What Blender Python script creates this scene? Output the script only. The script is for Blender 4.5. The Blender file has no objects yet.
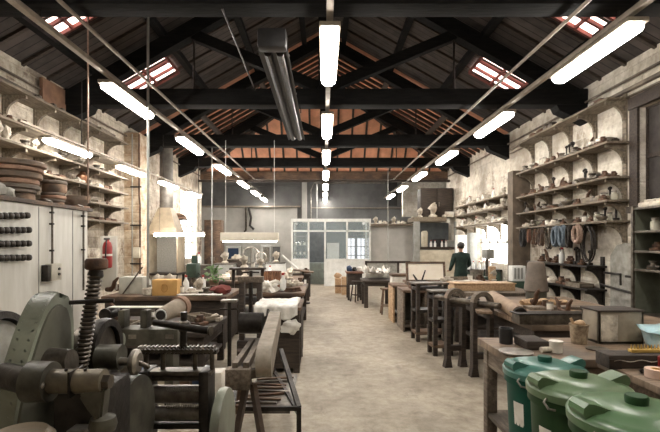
import bpy, bmesh, math, random
from mathutils import Vector, Matrix, noise
random.seed(7)
PI = math.pi
S = bpy.context.scene
COL = S.collection
F = 440.0; CX = 324.0; CY = 243.0; CH = 1.7      # focal length in pixels, vanishing point, eye height
def X(px, d): return (px-CX)*d/F
def Z(py, d): return CH-(py-CY)*d/F

# ------------------------------------------------------------------ materials
MATS = {}
def nodes(m):
    m.use_nodes = True
    nt = m.node_tree
    return nt, nt.nodes, nt.links, nt.nodes['Principled BSDF']
def mat(name, c1, c2=None, rough=.6, metal=0, scale=6, bump=.15, detail=6, stretch=(1,1,1), lo=.35, hi=.65, spec=.5, dirt=None):
    if name in MATS: return MATS[name]
    m = bpy.data.materials.new(name); nt, N, L, b = nodes(m)
    if c2 is None: c2 = tuple(v*.6 for v in c1)
    tc = N.new('ShaderNodeTexCoord'); mp = N.new('ShaderNodeMapping'); mp.inputs['Scale'].default_value = stretch
    L.new(tc.outputs['Object'], mp.inputs[0])
    n = N.new('ShaderNodeTexNoise'); n.inputs['Scale'].default_value = scale; n.inputs['Detail'].default_value = detail
    n.inputs['Roughness'].default_value = .6
    L.new(mp.outputs[0], n.inputs[0])
    r = N.new('ShaderNodeValToRGB'); r.color_ramp.elements[0].position = lo; r.color_ramp.elements[1].position = hi
    r.color_ramp.elements[0].color = (*c2, 1); r.color_ramp.elements[1].color = (*c1, 1)
    L.new(n.outputs[0], r.inputs[0])
    out = r.outputs[0]
    if dirt:
        n2 = N.new('ShaderNodeTexNoise'); n2.inputs['Scale'].default_value = scale*.35; n2.inputs['Detail'].default_value = 8
        L.new(tc.outputs['Object'], n2.inputs[0])
        r2 = N.new('ShaderNodeValToRGB'); r2.color_ramp.elements[0].position = .48; r2.color_ramp.elements[1].position = .62
        L.new(n2.outputs[0], r2.inputs[0])
        mx = N.new('ShaderNodeMixRGB'); mx.inputs[2].default_value = (*dirt, 1)
        L.new(r2.outputs[0], mx.inputs[0]); L.new(out, mx.inputs[1]); out = mx.outputs[0]
    L.new(out, b.inputs['Base Color'])
    b.inputs['Roughness'].default_value = rough; b.inputs['Metallic'].default_value = metal
    b.inputs['Specular IOR Level'].default_value = spec
    if bump:
        bp = N.new('ShaderNodeBump'); bp.inputs['Strength'].default_value = bump; bp.inputs['Distance'].default_value = .02
        L.new(n.outputs[0], bp.inputs['Height']); L.new(bp.outputs[0], b.inputs['Normal'])
    MATS[name] = m; return m
def emit(name, col, s):
    m = bpy.data.materials.new(name); nt, N, L, b = nodes(m)
    b.inputs['Base Color'].default_value = (.8, .8, .8, 1)
    b.inputs['Emission Color'].default_value = (*col, 1); b.inputs['Emission Strength'].default_value = s
    MATS[name] = m; return m
def glass(name, col=(.9,.95,.95), alpha=.25, rough=.05):
    m = bpy.data.materials.new(name); nt, N, L, b = nodes(m)
    b.inputs['Base Color'].default_value = (*col, 1); b.inputs['Roughness'].default_value = rough
    b.inputs['Alpha'].default_value = alpha
    MATS[name] = m; return m
def wallmat(name, cream, stain, brick1, mortar, bare=.5, axis='Y', dark=None, zlo=None):
    """whitewashed old plaster, stained and flaking off the masonry"""
    m = bpy.data.materials.new(name); nt, N, L, b = nodes(m)
    tc = N.new('ShaderNodeTexCoord'); sp = N.new('ShaderNodeSeparateXYZ'); cb = N.new('ShaderNodeCombineXYZ')
    L.new(tc.outputs['Object'], sp.inputs[0]); L.new(sp.outputs[axis], cb.inputs[0]); L.new(sp.outputs['Z'], cb.inputs[1])
    br = N.new('ShaderNodeTexBrick'); br.inputs['Scale'].default_value = 1.0
    br.inputs['Brick Width'].default_value = .42; br.inputs['Row Height'].default_value = .2; br.inputs['Mortar Size'].default_value = .02
    br.inputs['Mortar Smooth'].default_value = .5
    br.inputs['Color1'].default_value = (*brick1, 1); br.inputs['Color2'].default_value = (*[v*.7 for v in brick1], 1); br.inputs['Mortar'].default_value = (*mortar, 1)
    L.new(cb.outputs[0], br.inputs['Vector'])
    n1 = N.new('ShaderNodeTexNoise'); n1.inputs['Scale'].default_value = 1.3; n1.inputs['Detail'].default_value = 10; n1.inputs['Roughness'].default_value = .68
    n2 = N.new('ShaderNodeTexNoise'); n2.inputs['Scale'].default_value = 5; n2.inputs['Detail'].default_value = 10; n2.inputs['Roughness'].default_value = .7
    n3 = N.new('ShaderNodeTexNoise'); n3.inputs['Scale'].default_value = .8; n3.inputs['Detail'].default_value = 9
    for q in (n1, n2): L.new(tc.outputs['Object'], q.inputs[0])
    mp = N.new('ShaderNodeMapping'); mp.inputs['Location'].default_value = (13, 5, 9); L.new(tc.outputs['Object'], mp.inputs[0]); L.new(mp.outputs[0], n3.inputs[0])
    r1 = N.new('ShaderNodeValToRGB'); r1.color_ramp.elements[0].position = .36; r1.color_ramp.elements[1].position = .62
    r1.color_ramp.elements[0].color = (*stain, 1); r1.color_ramp.elements[1].color = (*cream, 1); L.new(n2.outputs[0], r1.inputs[0])
    r3 = N.new('ShaderNodeValToRGB'); r3.color_ramp.elements[0].position = bare; r3.color_ramp.elements[1].position = bare+.07
    L.new(n1.outputs[0], r3.inputs[0])
    mx = N.new('ShaderNodeMixRGB'); L.new(r3.outputs[0], mx.inputs[0]); L.new(r1.outputs[0], mx.inputs[1]); L.new(br.outputs[0], mx.inputs[2])
    out = mx.outputs[0]
    if dark:
        r4 = N.new('ShaderNodeValToRGB'); r4.color_ramp.elements[0].position = .5; r4.color_ramp.elements[1].position = .7
        L.new(n3.outputs[0], r4.inputs[0]); m2 = N.new('ShaderNodeMixRGB'); L.new(r4.outputs[0], m2.inputs[0]); L.new(out, m2.inputs[1]); m2.inputs[2].default_value = (*dark, 1)
        out = m2.outputs[0]
    L.new(out, b.inputs['Base Color']); b.inputs['Roughness'].default_value = .9
    bp = N.new('ShaderNodeBump'); bp.inputs['Strength'].default_value = .6; bp.inputs['Distance'].default_value = .05
    ad = N.new('ShaderNodeMath'); ad.operation = 'ADD'; L.new(n2.outputs[0], ad.inputs[0])
    mu = N.new('ShaderNodeMath'); mu.operation = 'MULTIPLY'; mu.inputs[1].default_value = -.5; L.new(br.outputs['Fac'], mu.inputs[0]); L.new(mu.outputs[0], ad.inputs[1])
    L.new(ad.outputs[0], bp.inputs['Height']); L.new(bp.outputs[0], b.inputs['Normal'])
    MATS[name] = m; return m
def plankmat(name, c1, c2, axis='Y', w=.14, bump=.5):
    """boards laid side by side across the given axis"""
    m = bpy.data.materials.new(name); nt, N, L, b = nodes(m)
    tc = N.new('ShaderNodeTexCoord'); sp = N.new('ShaderNodeSeparateXYZ'); L.new(tc.outputs['Object'], sp.inputs[0])
    d = N.new('ShaderNodeMath'); d.operation = 'DIVIDE'; d.inputs[1].default_value = w; L.new(sp.outputs[axis], d.inputs[0])
    fl = N.new('ShaderNodeMath'); fl.operation = 'FLOOR'; L.new(d.outputs[0], fl.inputs[0])
    fr = N.new('ShaderNodeMath'); fr.operation = 'FRACT'; L.new(d.outputs[0], fr.inputs[0])
    wn = N.new('ShaderNodeTexWhiteNoise'); wn.noise_dimensions = '1D'; L.new(fl.outputs[0], wn.inputs['W'])
    n = N.new('ShaderNodeTexNoise'); n.inputs['Scale'].default_value = 5; n.inputs['Detail'].default_value = 7; L.new(tc.outputs['Object'], n.inputs[0])
    a = N.new('ShaderNodeMath'); a.operation = 'MULTIPLY_ADD'; a.inputs[1].default_value = .5; L.new(wn.outputs[0], a.inputs[0]); L.new(n.outputs[0], a.inputs[2])
    r = N.new('ShaderNodeValToRGB'); r.color_ramp.elements[0].position = .4; r.color_ramp.elements[1].position = .95
    r.color_ramp.elements[0].color = (*c2, 1); r.color_ramp.elements[1].color = (*c1, 1); L.new(a.outputs[0], r.inputs[0])
    g = N.new('ShaderNodeMath'); g.operation = 'LESS_THAN'; g.inputs[1].default_value = .1; L.new(fr.outputs[0], g.inputs[0])
    mx = N.new('ShaderNodeMixRGB'); mx.inputs[2].default_value = (*[v*.15 for v in c2], 1); L.new(g.outputs[0], mx.inputs[0]); L.new(r.outputs[0], mx.inputs[1])
    L.new(mx.outputs[0], b.inputs['Base Color']); b.inputs['Roughness'].default_value = .85
    bp = N.new('ShaderNodeBump'); bp.inputs['Strength'].default_value = bump; bp.inputs['Distance'].default_value = .03; bp.invert = True
    L.new(g.outputs[0], bp.inputs['Height']); L.new(bp.outputs[0], b.inputs['Normal'])
    MATS[name] = m; return m
def floormat():
    m = bpy.data.materials.new('worn_concrete'); nt, N, L, b = nodes(m)
    tc = N.new('ShaderNodeTexCoord')
    def nz(s, d, ro=.6, loc=(0,0,0), sc=(1,1,1)):
        mp = N.new('ShaderNodeMapping'); mp.inputs['Location'].default_value = loc; mp.inputs['Scale'].default_value = sc
        L.new(tc.outputs['Object'], mp.inputs[0]); q = N.new('ShaderNodeTexNoise'); q.inputs['Scale'].default_value = s; q.inputs['Detail'].default_value = d
        q.inputs['Roughness'].default_value = ro; L.new(mp.outputs[0], q.inputs[0]); return q
    a = nz(.9, 10, .65); c = nz(7, 12, .75, (4,4,0)); e = nz(2.2, 10, .7, (9,1,0), (1.6,.6,1))
    r = N.new('ShaderNodeValToRGB'); r.color_ramp.elements[0].position = .32; r.color_ramp.elements[1].position = .68
    r.color_ramp.elements[0].color = (.30,.255,.195,1); r.color_ramp.elements[1].color = (.50,.44,.35,1)
    L.new(a.outputs[0], r.inputs[0])
    r2 = N.new('ShaderNodeValToRGB'); r2.color_ramp.elements[0].position = .3; r2.color_ramp.elements[1].position = .6
    r2.color_ramp.elements[0].color = (.55,.52,.48,1); r2.color_ramp.elements[1].color = (1,1,1,1); L.new(c.outputs[0], r2.inputs[0])
    mx = N.new('ShaderNodeMixRGB'); mx.blend_type = 'MULTIPLY'; mx.inputs[0].default_value = 1; L.new(r.outputs[0], mx.inputs[1]); L.new(r2.outputs[0], mx.inputs[2])
    r3 = N.new('ShaderNodeValToRGB'); r3.color_ramp.elements[0].position = .58; r3.color_ramp.elements[1].position = .74; L.new(e.outputs[0], r3.inputs[0])
    m2 = N.new('ShaderNodeMixRGB'); m2.inputs[2].default_value = (.17,.135,.10,1); L.new(r3.outputs[0], m2.inputs[0]); L.new(mx.outputs[0], m2.inputs[1])
    L.new(m2.outputs[0], b.inputs['Base Color']); b.inputs['Roughness'].default_value = .55; b.inputs['Specular IOR Level'].default_value = .3
    bp = N.new('ShaderNodeBump'); bp.inputs['Strength'].default_value = .15; bp.inputs['Distance'].default_value = .02; L.new(c.outputs[0], bp.inputs['Height']); L.new(bp.outputs[0], b.inputs['Normal'])
    return m

W_DARK = mat('dark_wood', (.060,.042,.030), (.022,.016,.012), .75, scale=5, stretch=(1,8,8), bump=.3)
W_BEAM = mat('beam_wood', (.010,.009,.008), (.004,.004,.004), .9, spec=.2, scale=4, stretch=(1,6,6), bump=.3)
W_MID = mat('brown_wood', (.20,.125,.075), (.085,.05,.03), .65, scale=6, stretch=(1,7,7), bump=.25, dirt=(.06,.04,.03))
W_GREY = mat('grey_wood', (.25,.20,.15), (.10,.075,.055), .75, scale=6, stretch=(7,1,7), bump=.3, dirt=(.07,.055,.04))
W_SHELF = mat('dusty_shelf_wood', (.24,.195,.14), (.10,.08,.057), .8, scale=5, stretch=(6,1,6), bump=.25)
W_LIGHT = mat('pale_wood', (.55,.38,.22), (.33,.20,.11), .6, scale=5, stretch=(6,1,6), bump=.2)
W_TOP = mat('bench_top_wood', (.30,.215,.145), (.15,.10,.065), .6, scale=4, stretch=(1,6,1), bump=.2, dirt=(.10,.07,.045))
IRON = mat('dark_iron', (.045,.038,.032), (.018,.015,.013), .42, .6, scale=14, bump=.25)
IRONW = mat('worn_iron', (.17,.145,.115), (.06,.05,.04), .4, .7, scale=12, bump=.25)
STEEL = mat('dull_steel', (.40,.37,.32), (.20,.18,.155), .35, .8, scale=12, bump=.12)
RUST = mat('rusty_iron', (.16,.085,.05), (.05,.03,.02), .75, .3, scale=14, bump=.35)
GREENP = mat('pale_green_enamel', (.30,.32,.25), (.17,.18,.14), .38, scale=4, bump=.1, dirt=(.10,.10,.075))
GREEND = mat('dark_green_enamel', (.045,.085,.06), (.02,.035,.025), .45, scale=6, bump=.15)
OLIVE = mat('oily_grey_green_iron', (.115,.11,.085), (.045,.040,.030), .45, .3, scale=8, bump=.2)
CREAMP = mat('cream_paint', (.62,.57,.46), (.45,.40,.30), .6, scale=4, bump=.1)
PANEL = mat('white_panel_paint', (.60,.585,.53), (.50,.48,.42), .5, scale=3, bump=.06, stretch=(1,3,.5))
WHITE = mat('white_paint', (.78,.78,.75), (.62,.62,.58), .5, scale=5, bump=.05)
PAPER = mat('white_paper', (.80,.77,.70), (.62,.58,.50), .8, scale=9, bump=.2)
CLOTH = mat('white_cloth', (.82,.80,.75), (.60,.57,.52), .9, scale=9, bump=.4)
PLASTER = mat('plaster_white', (.66,.60,.50), (.26,.22,.17), .85, scale=12, bump=.3)
TERRA = mat('terracotta', (.33,.20,.135), (.17,.10,.065), .8, scale=8, bump=.3)
DISCW = mat('brown_disc_wood', (.30,.19,.12), (.15,.09,.055), .75, scale=7, bump=.3, dirt=(.10,.075,.055))
DISCD = mat('dusty_dark_disc', (.17,.14,.11), (.09,.07,.055), .8, scale=7, bump=.3)
BLACK = mat('black_plastic', (.022,.02,.02), (.012,.011,.011), .45, scale=10, bump=.1)
RED = mat('red_enamel', (.36,.025,.02), (.22,.015,.015), .35, scale=5, bump=.05)
GREYM = mat('grey_metal_sheet', (.34,.34,.32), (.25,.25,.22), .45, .2, scale=6, bump=.1)
BLUEG = mat('grey_blue_rubber', (.12,.155,.185), (.06,.08,.10), .6, scale=10, bump=.1)
HOSEP = mat('pinkish_rope', (.36,.25,.19), (.22,.15,.11), .8, scale=40, bump=.4)
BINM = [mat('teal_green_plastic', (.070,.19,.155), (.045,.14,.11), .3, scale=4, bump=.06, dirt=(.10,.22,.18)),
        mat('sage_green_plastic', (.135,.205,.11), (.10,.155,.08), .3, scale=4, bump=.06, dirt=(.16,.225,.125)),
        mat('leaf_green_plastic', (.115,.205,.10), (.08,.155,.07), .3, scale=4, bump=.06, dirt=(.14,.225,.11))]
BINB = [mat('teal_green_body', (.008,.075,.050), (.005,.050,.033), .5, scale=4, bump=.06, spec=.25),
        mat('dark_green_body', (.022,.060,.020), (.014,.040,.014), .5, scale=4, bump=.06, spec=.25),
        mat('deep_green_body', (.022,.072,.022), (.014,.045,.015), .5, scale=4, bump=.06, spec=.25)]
BLUEBAG = mat('blue_plastic_film', (.30,.55,.62), (.55,.68,.70), .3, scale=7, bump=.5)
CARD = mat('yellow_cardboard', (.62,.36,.12), (.50,.28,.09), .8, scale=5, bump=.1)
LEATH = mat('brown_leather', (.20,.09,.05), (.10,.045,.03), .55, scale=9, bump=.3)
PLANT = mat('leaf_green', (.10,.19,.05), (.05,.10,.03), .6, scale=9, bump=.2)
STONE = mat('grey_stone', (.36,.35,.31), (.22,.21,.18), .9, scale=9, bump=.4)
HOODM = mat('fume_hood_sheet', (.33,.27,.19), (.20,.16,.11), .5, .2, scale=4, bump=.1)
MESHM = mat('grey_tiled_backplate', (.30,.29,.26), (.20,.19,.17), .6, scale=30, bump=.3)
BACKW = mat('grey_back_wall', (.165,.163,.158), (.11,.108,.105), .9, scale=1.5, bump=.1)
BACKL = mat('pale_lower_wall', (.52,.50,.46), (.40,.385,.35), .9, scale=1.5, bump=.1)
ORANGE = mat('cardboard_orange_roof', (.82,.40,.25), (.60,.29,.175), .9, scale=3, bump=.2)
RAIL = mat('trunking_paint', (.33,.28,.22), (.22,.18,.14), .5, .3, scale=8, bump=.05)
BLUE = mat('dull_blue_paint', (.03,.06,.13), (.02,.04,.08), .5, scale=6, bump=.1)
SKIN = mat('skin', (.50,.30,.21), (.42,.24,.17), .6, scale=9, bump=.02)
HAIR = mat('dark_hair', (.02,.014,.01), (.01,.008,.006), .6, scale=60, bump=.4)
UNIF = mat('green_work_jacket', (.018,.042,.031), (.010,.024,.018), .85, scale=9, bump=.4)
GLASS = glass('clear_pane', (.35,.42,.43), .25)
JARG = glass('jar_glass', (.65,.62,.5), .55, .1)
LAMP = emit('lamp_diffuser_glow', (1,.95,.88), 30)
DAY = emit('daylit_frosted_pane', (1,.98,.95), 6)
SKYP = emit('daylit_roof_pane', (1,.72,.66), 5)
LWALL = wallmat('old_left_plaster', (.66,.60,.50), (.34,.28,.21), (.22,.16,.12), (.36,.30,.22), .56, 'Y', (.16,.13,.10))
RWALL = wallmat('old_right_plaster', (.74,.69,.60), (.44,.39,.31), (.36,.30,.23), (.48,.42,.34), .57, 'Y', (.24,.20,.155))

# ------------------------------------------------------------------ mesh builder
class MB:
    def __init__(s): s.bm = bmesh.new()
    def _add(s, verts, faces):
        vs = [s.bm.verts.new(v) for v in verts]
        for f in faces:
            try: s.bm.faces.new([vs[i] for i in f])
            except ValueError: pass
        return vs
    def box(s, x0, x1, y0, y1, z0, z1, bev=0, rot=None, piv=None):
        b = bmesh.new(); bmesh.ops.create_cube(b, size=1)
        bmesh.ops.scale(b, vec=(abs(x1-x0), abs(y1-y0), abs(z1-z0)), verts=b.verts)
        if bev: bmesh.ops.bevel(b, geom=b.edges[:], offset=bev, segments=2, affect='EDGES', profile=.6)
        c = Vector(((x0+x1)/2, (y0+y1)/2, (z0+z1)/2))
        if rot:
            R = Matrix.Rotation(rot[1], 3, rot[0])
            p = Vector(piv) if piv else c
            for v in b.verts: v.co = R @ (v.co + c - p) + p
        else:
            for v in b.verts: v.co += c
        s.merge(b); return s
    def merge(s, b):
        me = bpy.data.meshes.new('t'); b.to_mesh(me); b.free(); s.bm.from_mesh(me); bpy.data.meshes.remove(me)
    def beam(s, p0, p1, w, h, up=(0,0,1), bev=0):
        p0 = Vector(p0); p1 = Vector(p1); d = (p1-p0); l = d.length; d.normalize()
        u = Vector(up); side = d.cross(u)
        if side.length < 1e-4: side = d.cross(Vector((0,1,0)))
        side.normalize(); u = side.cross(d)
        b = bmesh.new(); bmesh.ops.create_cube(b, size=1); bmesh.ops.scale(b, vec=(l, w, h), verts=b.verts)
        if bev: bmesh.ops.bevel(b, geom=b.edges[:], offset=bev, segments=1, affect='EDGES')
        M3 = Matrix((d, side, u)).transposed(); c = (p0+p1)/2
        for v in b.verts: v.co = M3 @ v.co + c
        s.merge(b); return s
    def cyl(s, p0, p1, r0, r1=None, n=20, caps=True):
        r1 = r0 if r1 is None else r1
        p0 = Vector(p0); p1 = Vector(p1); d = (p1-p0).normalized()
        a = d.orthogonal().normalized(); b = d.cross(a)
        vs = []
        for p, r in ((p0, r0), (p1, r1)):
            for i in range(n):
                t = 2*PI*i/n; vs.append(p + (a*math.cos(t)+b*math.sin(t))*r)
        fs = [(i, (i+1) % n, n+(i+1) % n, n+i) for i in range(n)]
        if caps: fs += [tuple(range(n))[::-1], tuple(range(n, 2*n))]
        s._add(vs, fs); return s
    def lathe(s, prof, origin=(0,0,0), axis='Z', n=28, sc=(1,1)):
        o = Vector(origin); vs = []; k = len(prof)
        for r, h in prof:
            for i in range(n):
                t = 2*PI*i/n; a, b = r*math.cos(t)*sc[0], r*math.sin(t)*sc[1]
                if axis == 'Z': v = (a, b, h)
                elif axis == 'X': v = (h, a, b)
                else: v = (a, h, b)
                vs.append(o+Vector(v))
        fs = []
        for j in range(k-1):
            for i in range(n): fs.append((j*n+i, j*n+(i+1) % n, (j+1)*n+(i+1) % n, (j+1)*n+i))
        fs += [tuple(range(n)), tuple(range((k-1)*n, k*n))]
        s._add(vs, fs); return s
    def tube(s, pts, r, n=8, closed=False):
        pts = [Vector(p) for p in pts]; m = len(pts); vs = []; prev = None
        for i, p in enumerate(pts):
            if closed: t = pts[(i+1) % m]-pts[i-1]
            else: t = pts[min(i+1, m-1)]-pts[max(i-1, 0)]
            t.normalize()
            a = t.orthogonal().normalized() if prev is None else (prev-t*prev.dot(t)).normalized()
            prev = a; b = t.cross(a); rr = r[i] if isinstance(r, (list, tuple)) else r
            for j in range(n):
                q = 2*PI*j/n; vs.append(p+(a*math.cos(q)+b*math.sin(q))*rr)
        fs = []
        for i in range(m if closed else m-1):
            k = (i+1) % m
            for j in range(n): fs.append((i*n+j, i*n+(j+1) % n, k*n+(j+1) % n, k*n+j))
        if not closed: fs += [tuple(range(n)), tuple(range((m-1)*n, m*n))]
        s._add(vs, fs); return s
    def prism(s, poly, axis, lo, hi, bev=0):
        """poly in the two other axes: X -> (y,z), Y -> (x,z), Z -> (x,y)"""
        b = bmesh.new()
        def v3(p, h): return {'X': (h, p[0], p[1]), 'Y': (p[0], h, p[1]), 'Z': (p[0], p[1], h)}[axis]
        a = [b.verts.new(v3(p, lo)) for p in poly]; c = [b.verts.new(v3(p, hi)) for p in poly]; n = len(poly)
        b.faces.new(a); b.faces.new(c[::-1])
        for i in range(n): b.faces.new((a[i], a[(i+1) % n], c[(i+1) % n], c[i]))
        if bev: bmesh.ops.bevel(b, geom=b.edges[:], offset=bev, segments=2, affect='EDGES')
        s.merge(b); return s
    def blob(s, c, r, seed=0, amp=.25, sub=2, flat=None):
        b = bmesh.new(); bmesh.ops.create_icosphere(b, subdivisions=sub, radius=1)
        R = r if isinstance(r, (tuple, list)) else (r, r, r); o = Vector((seed*3.1, seed*1.7, seed*.9))
        for v in b.verts:
            k = 1+amp*2*noise.noise(v.co*1.6+o)
            v.co = Vector((v.co.x*R[0]*k, v.co.y*R[1]*k, v.co.z*R[2]*k))
            if flat is not None and v.co.z < -flat: v.co.z = -flat
            v.co += Vector(c)
        s.merge(b); return s
    def build(s, name, m, parent=None, smooth=True, ang=35, loc=None):
        bmesh.ops.recalc_face_normals(s.bm, faces=s.bm.faces)
        me = bpy.data.meshes.new(name); s.bm.to_mesh(me); s.bm.free()
        me.materials.append(m)
        if smooth:
            me.shade_smooth()
            try: me.set_sharp_from_angle(angle=math.radians(ang))
            except Exception: pass
        o = bpy.data.objects.new(name, me); COL.objects.link(o)
        if parent: o.parent = parent
        if loc: o.location = loc
        return o
def tag(o, label=None, cat=None, group=None, kind=None):
    if label and len(label.split()) > 16: print('LONG', label)
    if label: o['label'] = label
    if cat: o['category'] = cat
    if group: o['group'] = group
    if kind: o['kind'] = kind
    return o
def thing(name, label, cat, loc=(0,0,0), rz=0, group=None, sc=1):
    o = bpy.data.objects.new(name, None); COL.objects.link(o); o.location = loc; o.rotation_euler = (0,0,rz)
    o.scale = (sc,)*3; o.empty_display_size = .1
    return tag(o, label, cat, group)
def copy_tree(o, parent=None):
    c = o.copy(); COL.objects.link(c)
    if parent: c.parent = parent
    for ch in list(o.children):
        if ch.name in COL.objects: copy_tree(ch, c)
    return c
PROTO = {}
def place(kind, loc, rz=0, sc=1, label=None, group=None):
    """one of each kind is built once; the first use moves it, later uses copy it"""
    make, used = PROTO[kind][0], PROTO[kind][1]
    if used is None: o = make(); PROTO[kind][1] = o
    else: o = copy_tree(used)
    o.location = loc; o.rotation_euler = (0, 0, rz); o.scale = (sc,)*3
    if label: o['label'] = label
    if group: o['group'] = group
    elif 'group' in o: del o['group']
    return o
def struct(o): o['kind'] = 'structure'; return o
# ------------------------------------------------------------------ setting
WX = 4.7; EZ = 4.4; RZ = 7.15
def slope_z(x): return EZ+(WX+.2-abs(x))*(RZ-EZ)/(WX+.2)
fl = MB(); fl.box(-7, 7, -1.5, 23.3, -.1, 0); f_ = struct(fl.build('floor', floormat()))
def wall_with_holes(name, x0, x1, y0, y1, z0, z1, holes, m):
    b = MB(); ys = sorted(set([y0, y1]+[h[0] for h in holes]+[h[1] for h in holes]))
    for a, c in zip(ys, ys[1:]):
        hs = [h for h in holes if h[0] <= a+1e-6 and h[1] >= c-1e-6]
        if not hs: b.box(x0, x1, a, c, z0, z1)
        else:
            h = hs[0]; b.box(x0, x1, a, c, z0, h[2]); b.box(x0, x1, a, c, h[3], z1)
    return struct(b.build(name, m, smooth=False))
wall_with_holes('wall_left', -WX-.35, -WX, -1.5, 16.9, 0, EZ+.1, [(14.4,16.2,1.15,3.45)], LWALL)
wall_with_holes('wall_right', WX, WX+.35, -1.5, 16.9, 0, EZ+.1, [(5.0,6.55,2.25,3.72),(11.1,13.6,1.15,2.3)], RWALL)
b = MB(); b.box(-WX-.35, WX+.35, -1.6, -1.5, 0, RZ); struct(b.build('wall_front', RWALL))
b = MB(); b.box(-6.9, 6.9, 23, 23.25, 0, 6); struct(b.build('wall_back', BACKW))
b = MB(); b.box(-6.9, -1.4, 22.9, 22.995, 0, 3.55); b.box(2.0, 5.4, 22.9, 22.995, 0, 2.75); struct(b.build('trim_1', BACKL))
b = MB(); b.box(-6.9, -6.75, 16.9, 23, 0, 6); b.box(-6.9, -WX-.35, 16.8, 16.95, 0, 6); struct(b.build('wall_back_left', BACKL))
b = MB(); b.box(6.75, 6.9, 16.9, 23, 0, 6); b.box(WX+.35, 6.9, 16.8, 16.95, 0, 6); struct(b.build('wall_back_right', BACKW))
b = MB(); b.box(-6.9, 6.9, 16.8, 23.2, 5.85, 6); struct(b.build('ceiling_back', W_DARK))
# pilasters on the back wall and pale plaster block on the right of it
b = MB(); b.box(X(302,22.9), X(307,22.9), 22.75, 22.9, 0, 5.8); b.box(X(438,22.9), X(446,22.9), 22.7, 22.9, 0, 5.8); struct(b.build('trim_2', BACKL))
b = MB(); b.box(X(403,20), X(421,20), 20, 20.3, 2.9, Z(160,20)); b.box(X(412,20), X(455,20), 20.02, 20.32, Z(188,20), Z(163,20)); struct(b.build('trim_3', RWALL))
# roof: dark boards, then orange boards behind the second truss and on the hip
ROOFD = plankmat('roof_boards', (.075,.060,.052), (.032,.026,.023), 'Y', .17)
def roofpanel(b, y0, y1, t=.08):
    for s in (-1, 1):
        pts = [(s*(WX+.4), slope_z(WX+.4)), (0, RZ), (0, RZ+t), (s*(WX+.4), slope_z(WX+.4)+t)]
        b.prism(pts, 'Y', y0, y1)
b = MB(); roofpanel(b, -1.5, 11.2); struct(b.build('ceiling', ROOFD, smooth=False))
b = MB()
HY0, HY1 = 14.2, 16.9
for s in (-1, 1):
    v = [(s*(WX+.4), 11.2, slope_z(WX+.4)), (s*(WX+.4), HY1, slope_z(WX+.4)), (0, HY0, RZ), (0, 11.2, RZ)]
    v2 = [(x, y, z+.08) for x, y, z in v]
    b._add(v+v2, [(0,1,2,3),(4,5,6,7),(0,1,5,4),(1,2,6,5),(2,3,7,6),(3,0,4,7)])
v = [(-(WX+.4), HY1, slope_z(WX+.4)), (WX+.4, HY1, slope_z(WX+.4)), (0, HY0, RZ)]; v2 = [(x, y, z+.08) for x, y, z in v]
b._add(v+v2, [(0,1,2),(3,4,5),(0,1,4,3),(1,2,5,4),(2,0,3,5)])
struct(b.build('ceiling_hip', ORANGE, smooth=False))
# purlins, rafters and battens under the boards
b = MB()
for s in (-1, 1):
    for x in (.5, 1.7, 2.9, 4.1):
        z = slope_z(x)-.07; yend = HY0+(HY1-HY0)*x/(WX+.2)-.05
        b.beam((s*x, -1.4, z), (s*x, min(yend, 11.2), z), .12, .12)
struct(b.build('trim_4', W_BEAM))
b = MB()
for s in (-1, 1):
    y = -1.2
    while y < 11.1:
        b.beam((s*.1, y, slope_z(.1)-.025), (s*(WX+.1), y, slope_z(WX+.1)-.025), .06, .05); y += .62
struct(b.build('trim_5', W_DARK))
b = MB()
for s in (-1, 1):
    y = 11.5
    while y < 16.6:
        x0 = max(.05, (y-HY0)/(HY1-HY0)*(WX+.2)+.05)
        b.beam((s*x0, y, slope_z(x0)-.05), (s*(WX+.1), y, slope_z(WX+.1)-.05), .06, .08); y += .36
    for x in (1.7, 3.3): b.beam((s*x, 11.25, slope_z(x)-.15), (s*x, HY0+(HY1-HY0)*x/(WX+.2)-.1, slope_z(x)-.15), .12, .12)
for i in range(-9, 10):
    x = i*.5; t = abs(x)/(WX+.2)
    b.beam((x, HY0+(HY1-HY0)*t, RZ-(RZ-EZ)*t-.05), (x, HY1, EZ-.05), .07, .09)
for s in (-1, 1): b.beam((0, HY0, RZ-.08), (s*(WX+.2), HY1, EZ-.08), .12, .16)
struct(b.build('trim_6', W_DARK))
b = MB(); b.box(-WX-.3, WX+.3, 16.7, 16.95, EZ-.28, EZ+.02); struct(b.build('trim_7', W_MID))
b = MB(); b.box(-WX-.3, WX+.3, 16.4, 16.5, 3.98, 4.06); struct(b.build('trim_8', W_DARK))
# roof lights
n = 0
for s in (-1, 1):
    for (yc, xa, xb, ly) in ((6.25, 3.45, 4.15, .8), (8.95, 3.1, 4.0, .9)):
        n += 1
        root = MB()
        za, zb = slope_z(xa)-.05, slope_z(xb)-.05
        for yy in (yc-ly/2, yc-ly/6, yc+ly/6, yc+ly/2): root.beam((s*xa, yy, za-.01), (s*xb, yy, zb-.01), .045, .07)
        for (xx, zz) in ((xa, za), (xb, zb), ((xa+xb)/2, (za+zb)/2)): root.beam((s*xx, yc-ly/2, zz-.01), (s*xx, yc+ly/2, zz-.01), .045, .05)
        w = struct(root.build('window_%d' % n, MATS.get('red_batten') or mat('red_batten', (.17,.05,.035), (.08,.025,.02), .8)))
        g = MB(); g.prism([(s*xa, za+.015), (s*xb, zb+.015), (s*xb, zb+.03), (s*xa, za+.03)], 'Y', yc-ly/2, yc+ly/2); g.build('window_pane', SKYP, w)
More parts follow.
